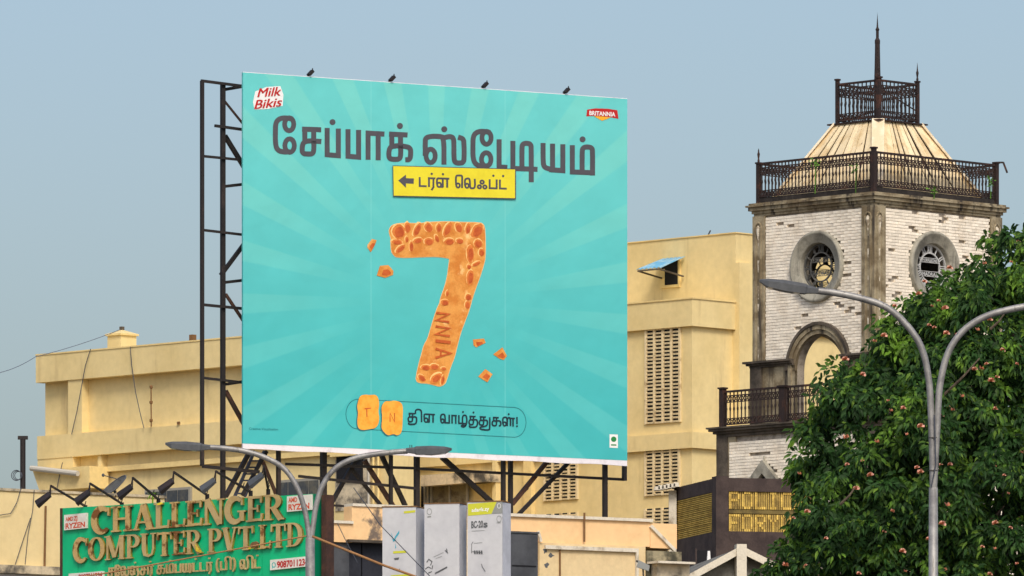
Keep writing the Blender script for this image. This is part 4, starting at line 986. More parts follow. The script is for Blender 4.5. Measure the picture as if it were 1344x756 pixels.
# plaster panels below the impost and the arch trim
for nm, mp, wd_, cs in (('L', mpL, wy, arC), ('R', mpR, wx, wx/2)):
    for s0, s1 in ((.0, cs-arR-.0), (cs+arR+.0, wd_)):
        w1 = MB().hexa([mp(s0,zFl,-.05), mp(s1,zFl,-.05), mp(s1,zFl,.035), mp(s0,zFl,.035)], [mp(s0,zImp,-.05), mp(s1,zImp,-.05), mp(s1,zImp,.035), mp(s0,zImp,.035)]).build('plaster_pier', PLAS, tw)
        out_ = (s0-.06, s0+.3) if s0 < .1 else (s1-.3, s1+.06)
        MB().hexa([mp(out_[0],zFl,-.12), mp(out_[1],zFl,-.12), mp(out_[1],zFl,-.052), mp(out_[0],zFl,-.052)], [mp(out_[0],zImp,-.12), mp(out_[1],zImp,-.12), mp(out_[1],zImp,-.052), mp(out_[0],zImp,-.052)]).build('pier_strip', DARKCON, tw)
        im = MB(); o0 = s0-.2 if s0 < .1 else s0+.02; o1 = s1-.02 if s0 < .1 else s1+.2
        for zz0, zz1, p in ((0,.05,.1),(.05,.1,.16),(.1,.15,.22)):
            if s0 < .1 : q0, q1 = s0-p, s1-.03-(.0 if p < .2 else 0)
            else: q0, q1 = s0+.03, s1+p
            im.hexa([mp(q0,zImp+zz0,-p), mp(q1,zImp+zz0,-p), mp(q1,zImp+zz0,.03), mp(q0,zImp+zz0,.03)], [mp(q0,zImp+zz1,-p), mp(q1,zImp+zz1,-p), mp(q1,zImp+zz1,.03), mp(q0,zImp+zz1,.03)])
        im.build('impost_cornice', DARKCON, tw)
    for r0, r1, dp_, mt in ((arR+.0, arR+.1, .05, PLAS), (arR+.1, arR+.2, .09, PLAS), (arR+.2, arR+.27, .12, DARKCON)):
        ab = MB(); n = 24
        for k in range(n):
            A = []
            for u in (k, k+1):
                t = math.pi*u/n
                for r in (r0, r1): A.append((cs+r*math.cos(t), arS+r*1.05*math.sin(t)))
            ab.hexa([mp(*A[0],-dp_), mp(*A[1],-dp_), mp(*A[3],-dp_), mp(*A[2],-dp_)], [mp(*A[0],.039), mp(*A[1],.039), mp(*A[3],.039), mp(*A[2],.039)])
        for sgn in (-1, 1):
            q = sorted((cs+sgn*r0, cs+sgn*r1))
            if dp_ < .1: ab.hexa([mp(q[0],zFl,-dp_-.001), mp(q[1],zFl,-dp_-.001), mp(q[1],zFl,.03), mp(q[0],zFl,.03)], [mp(q[0],arS,-dp_), mp(q[1],arS,-dp_), mp(q[1],arS,.03), mp(q[0],arS,.03)])
        ab.build('arch_moulding', mt, tw)
# clock surrounds and dials
def text_at(mb, mp, txt, cs, cz, width, h, d, flip=False):
    ps, wd0 = text_polys(txt, 1, .03); k = width/wd0
    for p in ps: mb.add([mp(cs + ((a*k-width/2) if not flip else (width/2-a*k)), cz + b*h, d) for a, b in p], [tuple(range(len(p)))])
IRONG = mat('grey_dial_iron', (190, 190, 188), (160, 160, 158), 5, fine=.1)
IRONL = mat('dark_dial_iron', (74, 74, 72), (110, 108, 102), 5, fine=.15)
def ringmesh(mp, cs, cz, prof, n=48):
    m_ = MB(); b = 0
    for k in range(n):
        t = 2*math.pi*k/n
        for r, d in prof: m_.v.append(mp(cs+r*math.cos(t), cz+r*math.sin(t), d))
    P = len(prof)
    for k in range(n):
        for i in range(P-1):
            j = (k+1) % n; m_.f.append((k*P+i, j*P+i, j*P+i+1, k*P+i+1))
    return m_
def clock(mp, cs, cz, front, im, sgn=1):
    if front:
        ringmesh(mp, cs, cz, [(RI,.2),(RI,-.02),(RI+.02,-.05),(RI+.06,-.05),(RI+.08,-.075),(RO-.09,-.095),(RO-.07,-.12),(RO-.02,-.12),(RO,-.09),(RO,.04)]).build('clock_surround', PLAS2, tw, True)
    di = ringmesh(mp, cs, cz, [(RI-.001,.12),(RI-.001,.08),(RI-.045,.08),(RI-.045,.12)]).build('clock_dial', im, tw)
    r1 = RI*.64
    ringmesh(mp, cs, cz, [(r1,.12),(r1,.08),(r1-.03,.08),(r1-.03,.12),(r1,.12)], 36).build('inner_ring', im, di)
    num = ['XII','I','II','III','IIII','V','VI','VII','VIII','IX','X','XI']
    for k in range(12):
        t = math.pi/2 - sgn*k*math.pi/6; m_ = MB(); q = num[k]; ra, rb = r1-.005, RI-.04
        ws = {'I': .05, 'V': .085, 'X': .085}; tot = sum(ws[c] for c in q); u = -tot/2
        def P_(r, v, d): 
            return mp(cs + r*math.cos(t) + sgn*v*math.sin(t), cz + r*math.sin(t) - v*math.cos(t)*sgn*sgn, d)
        def bar(v0, v1, wv_=.010):
            m_.hexa([P_(rb,v0-wv_,.085),P_(rb,v0+wv_,.085),P_(ra,v1+wv_,.085),P_(ra,v1-wv_,.085)], [P_(rb,v0-wv_,.115),P_(rb,v0+wv_,.115),P_(ra,v1+wv_,.115),P_(ra,v1-wv_,.115)])
        for c in q:
            w_ = ws[c]; c_ = u + w_/2; u += w_
            if c == 'I': bar(c_, c_)
            elif c == 'V': bar(c_-.03, c_, .013); bar(c_+.03, c_, .009)
            else: bar(c_-.03, c_+.03, .013); bar(c_+.03, c_-.03, .009)
        m_.build('numeral', im, di)
    for dz, txt, hh in ((.13, 'P.ORR&SONS', .075), (-.2, 'MADRAS', .085)):
        hw = math.sqrt(max(.01, (r1-.02)**2 - (dz+.04)**2)); m_ = MB()
        for zz in (dz-.02, dz+hh+.012):
            hw2 = math.sqrt(max(.01, (r1-.015)**2 - zz**2)); m_.hexa([mp(cs-hw2,cz+zz,.085),mp(cs+hw2,cz+zz,.085),mp(cs+hw2,cz+zz,.115),mp(cs-hw2,cz+zz,.115)], [mp(cs-hw2,cz+zz+.012,.085),mp(cs+hw2,cz+zz+.012,.085),mp(cs+hw2,cz+zz+.012,.115),mp(cs-hw2,cz+zz+.012,.115)])
        m_.build('text_bar', im, di)
        m_ = MB(); text_at(m_, mp, txt, cs, cz+dz, hw*1.75, hh, .09, sgn < 0); tag(m_.build('dial_lettering', im, di), kind='stuff')
mpL_m = mpL
clock(lambda s, z, d: (d, s, z), clL[0], clL[1], True, IRONL, -1)
clock(mpR, clR[0], clL[1], True, IRONG, 1)
clock(mpBL, wx/2+.15, clL[1], False, IRONL, -1)
# upper cornice, plinth
def frame_box(e, z0, z1, nm, m_, t=.4, par=tw):
    mb = MB()
    mb.box(-e, wx+e, -e, wy+e, z0, z1); return mb.build(nm, m_, par)
cor = MB()
for e, za, zb_ in ((.02, 0, .06), (.06, .06, .13), (.12, .13, .22), (.17, .22, .26), (.11, .26, .31)):
    cor.box(-e, wx+e, -e, wy+e, zWT+za, zWT+zb_)
cor.build('cornice', PLAS, tw)
zPl = zWT + .31
frame_box(-.06, zPl, zPl+.14, 'plinth', mat('soot_black_concrete', (52, 47, 44), (38, 34, 32), 3, (.4, .6), (86, 80, 72), (.62, .76), fine=.2))
# railings
def railing(p, q, z0, h, n, style=0, posts=True):
    rl = thing('railing', None, None, (0, 0, 0)); rl.parent = tw
    P = Vector((p[0], p[1], z0)); Q = Vector((q[0], q[1], z0)); d = (Q-P); L_ = d.length; d.normalize()
    r_ = MB()
    for f, w_ in ((1.0, .05), (.88, .025), (.70, .022), (.24, .022), (.08, .035)): r_.beam(P+Vector((0,0,h*f)), Q+Vector((0,0,h*f)), w_)
    rl2 = r_.build('rail', IRON, rl)
    sc_ = MB(); N_ = n
    for i in range(N_):      # scroll work between the rails
        a = P + d*(L_*(i+.1)/N_); b = P + d*(L_*(i+.9)/N_)
        for f0, f1 in ((.70,.88),(.08,.24)):
            sc_.beam(a+Vector((0,0,h*f0)), b+Vector((0,0,h*f1)), .017); sc_.beam(b+Vector((0,0,h*f0)), a+Vector((0,0,h*f1)), .017)
    tag(sc_.build('scrollwork', IRON, rl), kind='stuff')
    bl = MB().tube([(0,0,h*.08),(0,0,h*.45),(0,0,h*.49),(0,0,h*.53),(0,0,h*.57),(0,0,h)], [.017,.017,.027,.027,.017,.017], 5); first = None
    for i in range(1, N_):
        pos = P + d*(L_*i/N_)
        if first is None: first = bl.build('baluster', IRON, rl); first.location = pos
        else: copy_of(first, rl, pos)
    return rl
def rpost(p, z0, h, w_=.09, spike=0, broken=0, lean=0):
    m_ = MB().box(p[0]-w_/2, p[0]+w_/2, p[1]-w_/2, p[1]+w_/2, z0, z0+h).box(p[0]-w_*.7, p[0]+w_*.7, p[1]-w_*.7, p[1]+w_*.7, z0+h, z0+h+.04)
    if spike: m_.lathe((p[0], p[1], z0+h+.04), [(.025,0),(.03,.04),(.018,.09),(.028,.15),(.035,.2),(.02,.24),(.014,.3),(.0,spike)], 6)
    if broken: m_.beam((p[0]+.02,p[1]-.02,z0+h+.03),(p[0]+.12,p[1]-.12,z0+h+.03),.04); m_.beam((p[0]+.12,p[1]-.12,z0+h+.04),(p[0]+.19,p[1]-.19,z0+h-.22),.045)
    return m_.build('railing_post', IRON, tw)
i_ = -.12
hR = .98; zr = zPl + .10
c00 = (.06, .06); c10 = (wx-.06, .06); c01 = (.06, wy-.06); c11 = (wx-.06, wy-.06)
railing(c01, c00, zr, hR-.12, 34); railing(c00, c10, zr, hR-.12, 36); railing(c10, c11, zr, hR-.12, 34); railing(c11, c01, zr, hR-.12, 36)
rpost(c00, zPl, hR+.06, .1); rpost(c01, zPl, hR-.02, .09, spike=.34); rpost(c10, zPl, hR+.02, .1, broken=1); rpost(c11, zPl, hR-.05, .09)
# boarded roof: four sloping sides of boards over a dark underlay
ctr = (wx/2, wy/2); zR0 = zPl + .12; zR1 = T.z(163, wx/2, wy/2)-.035
hb = 1.55; hm_ = 1.2; ht = .68
zRm = zR0 + (zR1-zR0)*.42
def corner(h, z): return [Vector((ctr[0]+sx*h, ctr[1]+sy*h, z)) for sx, sy in ((-1,-1),(1,-1),(1,1),(-1,1))]
hx0 = (wx-.7)/2; hy0 = (wy-.5)/2
def cornerxy(hx, hy, z): return [Vector((ctr[0]+sx*hx, ctr[1]+sy*hy, z)) for sx, sy in ((-1,-1),(1,-1),(1,1),(-1,1))]
LV = [cornerxy(hx0, hy0, zR0), cornerxy(hx0*.72, hy0*.74, zRm+.05), cornerxy(.74, .72, zR1)]
ru = MB()
for k in range(2):
    for i in range(4):
        j = (i+1) % 4; ru.add([LV[k][i], LV[k][j], LV[k+1][j], LV[k+1][i]], [(0,1,2,3)])
ru.add(LV[2], [(0,1,2,3)]); roof = ru.build('roof', UNDER, tw)
br = random.Random(11)
for i in range(4):
    j = (i+1) % 4; nb = 17
    nn = ((LV[0][j]-LV[0][i]).cross(LV[1][i]-LV[0][i])).normalized()
    if nn.dot(Vector((ctr[0],ctr[1],0))-Vector((LV[0][i].x,LV[0][i].y,0))) > 0 and nn.z < 0: nn = -nn
    if nn.z < 0: nn = -nn
    for k in range(nb):
        t0 = (k+.03)/nb + br.uniform(0, .004); t1 = (k+.97)/nb - br.uniform(0, .006); tilt = br.uniform(-.02, .02)
        pts = []
        for lv in range(3):
            a = LV[lv][i].lerp(LV[lv][j], min(1, max(0, t0 + tilt*(lv > 0)))); b = LV[lv][i].lerp(LV[lv][j], min(1, max(0, t1 + tilt*(lv > 0)))); pts.append((a, b))
        m_ = MB(); o0 = .02 + br.uniform(0, .02); o1 = o0 + .022
        for lv in range(2):
            (a, b), (c, d_) = pts[lv], pts[lv+1]
            e = Vector((0,0,0.0)); m_.hexa([a+nn*o0, b+nn*o0, d_+nn*o0, c+nn*o0], [a+nn*o1, b+nn*(o1+br.uniform(-.006,.012)), d_+nn*o1, c+nn*o1])
        m_.build('roof_board', PLANK, roof)
for i in range(4):
    dgn = Vector((LV[0][i].x-ctr[0], LV[0][i].y-ctr[1], 0)).normalized(); up = Vector((0,0,.05))
    m_ = MB()
    for lv in range(2):
        m_.beam(LV[lv][i]+dgn*.035+up, LV[lv+1][i]+dgn*.035+up*(1 if lv < 1 else .4), .05, .14, up=dgn) if False else m_.beam(LV[lv][i]+dgn*.02+up*.8, LV[lv+1][i]+dgn*.02+up*.8, .3, .05)
    m_.build('ridge_board', RIDGE, roof)
# top platform, crown railing and spire
MB().box(ctr[0]-.86, ctr[0]+.86, ctr[1]-.86, ctr[1]+.86, zR1, zR1+.035).build('top_platform', IRON, tw)
hp_ = .68; zp = zR1+.035; hC = .95
k00 = (ctr[0]-hp_, ctr[1]-hp_); k10 = (ctr[0]+hp_, ctr[1]-hp_); k01 = (ctr[0]-hp_, ctr[1]+hp_); k11 = (ctr[0]+hp_, ctr[1]+hp_)
for a_, b_ in ((k01,k00),(k00,k10),(k10,k11),(k11,k01)): railing(a_, b_, zp, hC, 10)
rpost(k00, zp, hC+.05, .1, spike=.32); rpost(k01, zp, hC+.1, .08); rpost(k10, zp, hC+.05, .08, spike=.46); rpost(k11, zp, hC, .07)
zSp = T.z(16, wx/2, wy/2)
sp = MB(); sp.lathe((ctr[0], ctr[1], zp), [(.085,0),(.08,1.0),(.07,zSp-zp-1.35),(.06,zSp-zp-.78),(.065,zSp-zp-.74),(.065,zSp-zp-.68),(.035,zSp-zp-.62),(.035,zSp-zp-.45),(.05,zSp-zp-.42),(.022,zSp-zp-.36),(.0,zSp-zp)], 8); sp.build('spire', IRON, tw)
MB().beam((ctr[0]-.1,ctr[1]-.1,zp+.3),(k01[0]+.1,k01[1]-.1,zp+.1),.03).beam((ctr[0],ctr[1],zp+.9),(k10[0],k10[1],zp+.3),.03).build('stay', IRON, tw)
# balcony
EB = .8
bal = MB()
for e, z0, z1 in ((E2+.04, -.2, -.12), (EB-.08, -.12, -.06), (EB, -.06, 0), (EB+.04, 0, .04)): bal.box(-e, wx+e, -e, wy+e, zFl+z0, zFl+z1)
bal.build('balcony_slab', DARKCON, tw)
e_ = .55; zf = zFl+.04
b00 = (-e_, -e_); b10 = (wx+e_, -e_); b01 = (-e_, wy+e_); b11 = (wx+e_, wy+e_)
for a_, b_, n_ in ((b01,b00,40),(b00,b10,42)): railing(a_, b_, zf, .86, n_)
rpost(b01, zf, .93, .13); rpost(b00, zf, .9, .12); rpost(b10, zf, .9, .12)
rpost((-e_, wy*.62), zf, .86, .18)
# lower storey
MB().box(-E2+.045, wx+E2-.045, -E2+.045, wy+E2-.045, 0, zFl-.2).build('brick_backing', JOINT, tw)
for (a_, b_) in ((-E2-.04, -E2-.04), (-E2-.04, wy+E2-PIL+.04), (wx+E2-PIL+.04, -E2-.04)):
    MB().box(a_, a_+PIL, b_, b_+PIL, 0, zFl-.202).build('pilaster', DARKCON, tw)
MB().box(-E2-.01, -E2+.04, wy+E2-PIL-.2, wy+E2-PIL+.038, 0, zFl-.203).build('pilaster', PLAS, tw)
gb = MB(); gs, gz = gpk
for sgn in (-1, 1):
    gb.hexa([(-E2-.14, gs, gz), (-E2-.14, gs, gz-.32), (-E2-.0, gs, gz-.32), (-E2-.0, gs, gz)], [(-E2-.14, gs+sgn*.95, gz-.95), (-E2-.14, gs+sgn*.72, gz-1.0), (-E2, gs+sgn*.72, gz-1.0), (-E2, gs+sgn*.95, gz-.95)])
gb.build('gable_hood', PLAS2, tw)
MB().add([(-E2-.02,gs,gz-.3),(-E2-.02,gs-.7,gz-1.0),(-E2-.02,gs-.7,gz-3),(-E2-.02,gs+.7,gz-3),(-E2-.02,gs+.7,gz-1.0)], [(0,1,2,3,4)]).build('window_opening', DARK, tw)
MB().tube([(-E2-.06,gs,gz-.1),(-E2-.06,gs,gz+.1)], [.05,.02], 6).build('hood_finial', PLAS2, tw)
# small plants growing on the ledges
WEED = mat('ledge_weed_leaf', (96, 140, 50), (70, 110, 40), 4, fine=.1, isl=.3, sub=.25)
def weed(name, loc, n, r, label, drop=0):
    g_ = random.Random(int(loc[0]*100)); m_ = MB(); L0 = Vector((0,0,0))
    m_.tube([(0,0,-.15-drop),(.01,0,0),(.03,.01,r)], .012, 5)
    for k in range(n):
        u = g_.uniform(0, 6.28); c = Vector((math.cos(u)*g_.uniform(.0,r), math.sin(u)*g_.uniform(0,r), g_.uniform(-r*.3, r*1.1))); l = g_.uniform(.06, .11)
        a = Vector((g_.uniform(-1,1), g_.uniform(-1,1), g_.uniform(-.6,.6))).normalized(); b = a.orthogonal().normalized()
        m_.add([c, c+a*l*.5+b*l*.28, c+a*l, c+a*l*.5-b*l*.28], [(0,1,2,3)])
    o = thing(name, label, 'plant', loc); m_.build('foliage', WEED, o); return o
def tworld(x, y, z): return (T.o[0]+x*T.d[0]+y*T.n[0], T.o[1]+x*T.d[1]+y*T.n[1], z)
s_a = T.onX(1071, 215, -.05); weed('ledge_plant', tworld(-.08, s_a[0], zt_(211)), 26, .16, 'green weed growing through the left side of the upper tower railing', .5)
s_a = T.onX(1124, 222, -.05); weed('ledge_plant', tworld(-.08, s_a[0], zt_(221)), 16, .12, 'small weed near the front corner of the upper tower railing', .6)
s_a = T.onY(1225, 253, -.1); weed('ledge_plant', tworld(s_a[0], -.12, s_a[1]), 22, .12, 'small green weed on the cornice above the right clock')
s_a = T.onY(1299, 242, -.05); weed('ledge_plant', tworld(s_a[0], -.08, s_a[1]), 18, .14, 'little plant beside the right corner post of the upper railing', .2)

# ======================= BROWN CLAD BOX AT THE TOWER FOOT =======================
X_ = Fr(943, 196, -3)
bxL = -1
XB = Fr(943, 196, 15)     # X axis to the right and slightly away, Y axis straight back to the left
bx = thing('clad_booth', 'dark brown framed box clad in yellow strips at the foot of the clock tower', 'booth', XB.loc(), XB.th)
LY = XB.onX(888, 690)[0]; LXx = XB.onY(1075, 690)[0]
zt1 = XB.z(627); zp1 = XB.z(644.5); zp0 = XB.z(697); zb0 = XB.z(720)
MB().box(.03, LXx, .03, LY, 0, zt1-.02).build('box_core', BAMBD, bx)
MB().box(-.04, LXx+.04, -.04, LY+.04, zp1, zt1).build('top_beam', BROWN, bx)
MB().box(-.04, LXx+.04, -.04, LY+.04, zb0-.3, zp0-.002).build('bottom_beam', BROWN, bx)
xp_ = XB.onY(955, 660)[0]
MB().box(-.08, xp_, -.08, .25, 0, zt1+.03).build('corner_post', BROWN, bx)
MB().box(-.045, .2, LY-.02, LY+.05, zb0-.3, zt1).build('corner_post', BROWN, bx)
# left side: horizontal strips, right side: vertical strips broken into a fret pattern
ns = 21; hz = (zp1-zp0)/ns
for k in range(ns):
    y_ = .26
    segs = 1
    MB().box(-.02-br.uniform(0,.012), .028, y_, LY-.03, zp0+k*hz+.008, zp0+(k+1)*hz-.012).build('cladding_strip', BAMB, bx)
nv = 37; x0_ = xp_+.03; pit = .05
FONT57 = {'F': ["11111","10000","10000","11110","10000","10000","10000"], 'U': ["10001"]*6+["01110"], 'C': ["01111","10000","10000","10000","10000","10000","01111"], 'P': ["11110","10001","10001","11110","10000","10000","10000"], 'O': ["01110","10001","10001","10001","10001","10001","01110"], 'I': ["01110","00100","00100","00100","00100","00100","01110"],
          'L': ["10000","10000","10000","10000","10000","10000","11111"], 'E': ["11111","10000","10000","11110","10000","10000","11111"], 'R': ["11110","10001","10001","11110","10100","10010","10001"], 'Y': ["10001","10001","01010","00100","00100","00100","00100"]}
BAMBM = mat('dull_strip_cladding', (188, 158, 84), (152, 126, 68), 4, fine=.15, isl=.15)
for half, word, (za, zb_) in ((0, 'FORYOU', (zp0, zp0+(zp1-zp0)*.43)), (1, 'POLICE', (zp0+(zp1-zp0)*.56, zp1))):
    hh = (zb_-za)/7
    for k in range(nv):
        xk_ = x0_ + k*pit; li, cc_ = divmod(k, 6); m_ = MB(); m2 = MB()
        for r in range(7):
            on = li < len(word) and cc_ < 5 and FONT57[word[li]][6-r][cc_] == '1'
            (m_ if on else m2).box(xk_, xk_+(.038 if on else .028), -.014 if on else -.002, .028, za+r*hh, za+(r+1)*hh-.002)
        if m_.v: tag(m_.build('cladding_strip', BAMB, bx), kind='stuff')
        if m2.v: tag(m2.build('cladding_strip', BAMBM, bx), kind='stuff')
MB().box(x0_, x0_+nv*pit, -.004, .026, zp0+(zp1-zp0)*.45, zp0+(zp1-zp0)*.54).build('middle_strip', BAMBD, bx)
# broken roof edge on the left
rb_ = MB(); 
for k in range(6):
    a = W(862+5*k, 641.5-k*.9, 199); rb_.hexa([(a[0]-.06,a[1]-.3,a[2]-.05),(a[0]+.07,a[1]-.3,a[2]-.05),(a[0]+.07,a[1]+.5,a[2]-.02),(a[0]-.06,a[1]+.5,a[2]-.02)],[(a[0]-.05,a[1]-.3,a[2]+.03+.02*(k%2)),(a[0]+.06,a[1]-.3,a[2]+.04),(a[0]+.06,a[1]+.5,a[2]+.06),(a[0]-.05,a[1]+.5,a[2]+.05)])
a = W(885, 700, 199); rb_.box(a[0]-.12, a[0]+.05, 199, 199.4, 0, W(885,642,199)[2]-.03)
tag(rb_.build('broken_parapet', COPE), 'broken white edged parapet stub left of the yellow clad booth', 'parapet')

# gabled roof at the bottom
GR = Fr(971, 176, 8)
gr = thing('gabled_house', 'grey rendered gabled house end with pale verges in front of the clad booth', 'building', GR.loc(), GR.th)
zg1 = GR.z(719); xl_ = GR.onY(895, 760)[0]; zl_ = GR.onY(895, 762)[1]; xr_ = GR.onY(1045, 760)[0]
MB().add([(xl_,.1,zl_),(0,.1,zg1-.08),(xr_,.1,zl_+.1),(xr_,.1,0),(xl_,.1,0),(xl_,6,zl_),(0,6,zg1-.08),(xr_,6,zl_+.1),(xr_,6,0),(xl_,6,0)],
         [(0,1,2,3,4),(5,9,8,7,6),(0,4,9,5),(3,2,7,8)]).build('wall', ROOFG, gr)
for (xa_, za_) in ((xl_-.1, zl_-.03), (xr_+.1, zl_+.07)):
    s_n = 1 if xa_ > 0 else -1
    MB().hexa([(0,-.12,zg1-.1),(0,6.1,zg1-.1),(xa_,6.1,za_-.1),(xa_,-.12,za_-.1)], [(0,-.12,zg1),(0,6.1,zg1),(xa_,6.1,za_),(xa_,-.12,za_)]).build('roof_slope', ROOFG, gr)
    MB().hexa([(s_n*.0,-.2,zg1-.12),(s_n*.0,-.121,zg1-.12),(xa_,-.121,za_-.12),(xa_,-.2,za_-.12)], [(0,-.2,zg1+.03),(0,-.121,zg1+.03),(xa_,-.121,za_+.03),(xa_,-.2,za_+.03)]).build('verge_board', COPE, gr)
MB().box(-.1, .1, -.24, .05, zg1-1.2, zg1+.06).build('apex_post', COPE, gr)
wn_ = Fr(914, 190, 15); x_a = wn_.onY(933, 730)[0]
wb = thing('dark_window_frame', 'small dark opening with a white rag below the clad booth', 'window', wn_.loc(), wn_.th)
MB().box(0, x_a, 0, .4, wn_.z(742), wn_.z(722)).build('opening', DARK, wb); MB().box(-.03, 0-.001, -.04, .4, wn_.z(745), wn_.z(720)).build('jamb', BROWN, wb)
MB().hexa([(x_a*.7,-.05,wn_.z(736)),(x_a*.95,-.05,wn_.z(738)),(x_a*.95,-.01,wn_.z(738)),(x_a*.7,-.01,wn_.z(736))], [(x_a*.75,-.05,wn_.z(723)),(x_a*.9,-.05,wn_.z(723)),(x_a*.9,-.01,wn_.z(723)),(x_a*.75,-.01,wn_.z(723))]).build('white_rag', WHITE, wb)

# ======================= GREEN SHOP SIGN =======================
G = Fr(82, 153, -39)
gs_ = thing('shop_sign', 'large green computer shop sign with raised gold letters and white brand plates', 'sign', G.loc(), G.th)
GWd = G.onY(411.5, 650)[0]; GT = G.z(667); GBt = G.z(800)
seams = [0] + [G.onY(p, 700)[0] for p in (102.5, 149, 196.5, 244, 294, 344, 393.5)] + [GWd]
for k in range(len(seams)-1):
    MB().box(seams[k]+.004, seams[k+1]-.004, 0, .03, GBt, GT).build('panel', GREEN, gs_)
MB().box(0, GWd, .032, .22, GBt, GT-.01).build('sign_box', GREEND, gs_)
MB().box(GWd+.001, GWd+.03, -.01, .24, GBt, GT+.0).build('end_panel', GREEND, gs_)
MB().box(-.05, -.001, -.01, .2, GBt, GT).build('end_trim', STEEL2, gs_)
# supporting posts behind
xg_ = G.onY(418, 700, .35)[0]
for x in (.5, GWd/2, GWd-.3): MB().box(x-.06, x+.06, .23, .35, 0, GT-.1).build('support_post', STEEL, gs_)
x = GWd+.14; MB().box(x-.05, x+.06, .1, .3, 0, G.onY(424,650,.2)[1]).build('support_post', STEEL2, gs_)
def gfn(a, b, y): return G.p3(a, b, y)
# serif capitals in a unit box: (points, width) strokes; w = letter width
def arcp(cx, cy, rx, ry, a0, a1, n=14): return [(cx+rx*math.cos(R(a0+(a1-a0)*k/n)), cy+ry*math.sin(R(a0+(a1-a0)*k/n))) for k in range(n+1)]
def bw_(pts, cx, thick, thin): 
    m = max(abs(p[0]-cx) for p in pts) or 1; return [thin + (thick-thin)*abs(p[0]-cx)/m for p in pts]
SW, TN = .21, .09
def stem(x, w=SW): return [([(x,0),(x,1)], w), ([(x-.2,.03),(x+.2,.03)], .07), ([(x-.2,.97),(x+.2,.97)], .07)]
LT = {}
c_ = arcp(.48,.5,.36,.46,48,312,18); LT['C'] = (.88, [(c_, [min(.27, .09+.2*abs(p[0]-.84)/.5) for p in c_]), ([(.78,.98),(.78,.66)], .09)])
o_ = arcp(.48,.5,.36,.46,0,360,26); LT['O'] = (.96, [(o_, bw_(o_, .48, .25, .08))])
LT['H'] = (1.0, stem(.22) + stem(.78) + [([(.2,.5),(.8,.5)], .1)])
LT['A'] = (.95, [([(.12,.0),(.45,1)], .11), ([(.46,1.0),(.8,0)], .27), ([(.2,.3),(.62,.3)], .09), ([(0,.03),(.28,.03)], .07), ([(.58,.03),(.97,.03)], .07)])
LT['L'] = (.72, stem(.22) + [([(.2,.06),(.66,.06)], .11), ([(.66,.0),(.7,.32)], .09)])
LT['E'] = (.78, stem(.22) + [([(.2,.06),(.7,.06)], .11), ([(.7,.0),(.74,.3)], .09), ([(.2,.94),(.7,.94)], .11), ([(.7,1.),(.7,.72)], .09), ([(.2,.5),(.55,.5)], .09), ([(.55,.36),(.55,.64)], .08)])
LT['N'] = (1.02, [([(.18,0),(.18,1)], .12), ([(.2,1.0),(.8,0)], .25), ([(.84,0),(.84,1)], .12), ([(.02,.03),(.36,.03)], .07), ([(.0,.97),(.3,.97)], .07), ([(.66,.97),(1.0,.97)], .07)])
g_ = arcp(.48,.5,.36,.46,48,320,18); LT['G'] = (.95, [(g_, [min(.27, .09+.2*abs(p[0]-.84)/.5) for p in g_]), ([(.78,.98),(.78,.68)], .09), ([(.78,.06),(.78,.44)], .2), ([(.58,.44),(.95,.44)], .07)])
r_ = arcp(.42,.72,.3,.24,90,-90,12); LT['R'] = (.95, stem(.22) + [(r_, [.08+.16*max(0,(p[0]-.42))/.3 for p in r_]), ([(.22,.96),(.44,.96)], .08), ([(.22,.48),(.44,.48)], .08), ([(.46,.5),(.82,.0)], .24), ([(.76,.03),(.98,.03)], .07)])
LT['P'] = (.85, stem(.22) + [(r_, [.08+.16*max(0,(p[0]-.42))/.3 for p in r_]), ([(.22,.96),(.44,.96)], .08), ([(.22,.48),(.44,.48)], .08)])
LT['M'] = (1.2, [([(.17,0),(.17,1)], .12), ([(.2,1),(.58,.1)], .24), ([(.6,.1),(.94,1)], .1), ([(.98,0),(.98,1)], .25), ([(.02,.03),(.34,.03)], .07), ([(.8,.03),(1.16,.03)], .07), ([(.0,.97),(.3,.97)], .07), ([(.86,.97),(1.16,.97)], .07)])
u_p = [(.24,1),(.24,.35),(.3,.12),(.5,.05),(.7,.12),(.78,.35),(.78,1)]; LT['U'] = (.98, [(u_p, [.24,.24,.2,.12,.1,.11,.11]), ([(.04,.97),(.44,.97)], .07), ([(.62,.97),(.96,.97)], .07)])
LT['T'] = (.88, [([(.44,0),(.44,1)], .25), ([(.24,.03),(.64,.03)], .07), ([(.04,.94),(.84,.94)], .12), ([(.06,1),(.04,.68)], .09), ([(.82,1),(.84,.68)], .09)])
LT['V'] = (.95, [([(.18,1),(.48,.0)], .26), ([(.5,.0),(.78,1)], .1), ([(0,.97),(.38,.97)], .07), ([(.62,.97),(.95,.97)], .07)])
d_p = arcp(.38,.5,.46,.46,90,-90,16); LT['D'] = (.98, stem(.22) + [(d_p, [.08+.18*max(0,(p[0]-.38))/.46 for p in d_p]), ([(.2,.96),(.4,.96)], .08), ([(.2,.04),(.4,.04)], .08)])
LT['.'] = (.3, [([(.15,.0),(.15,.2)], .2)])
LT[' '] = (.32, [])
worn = 0
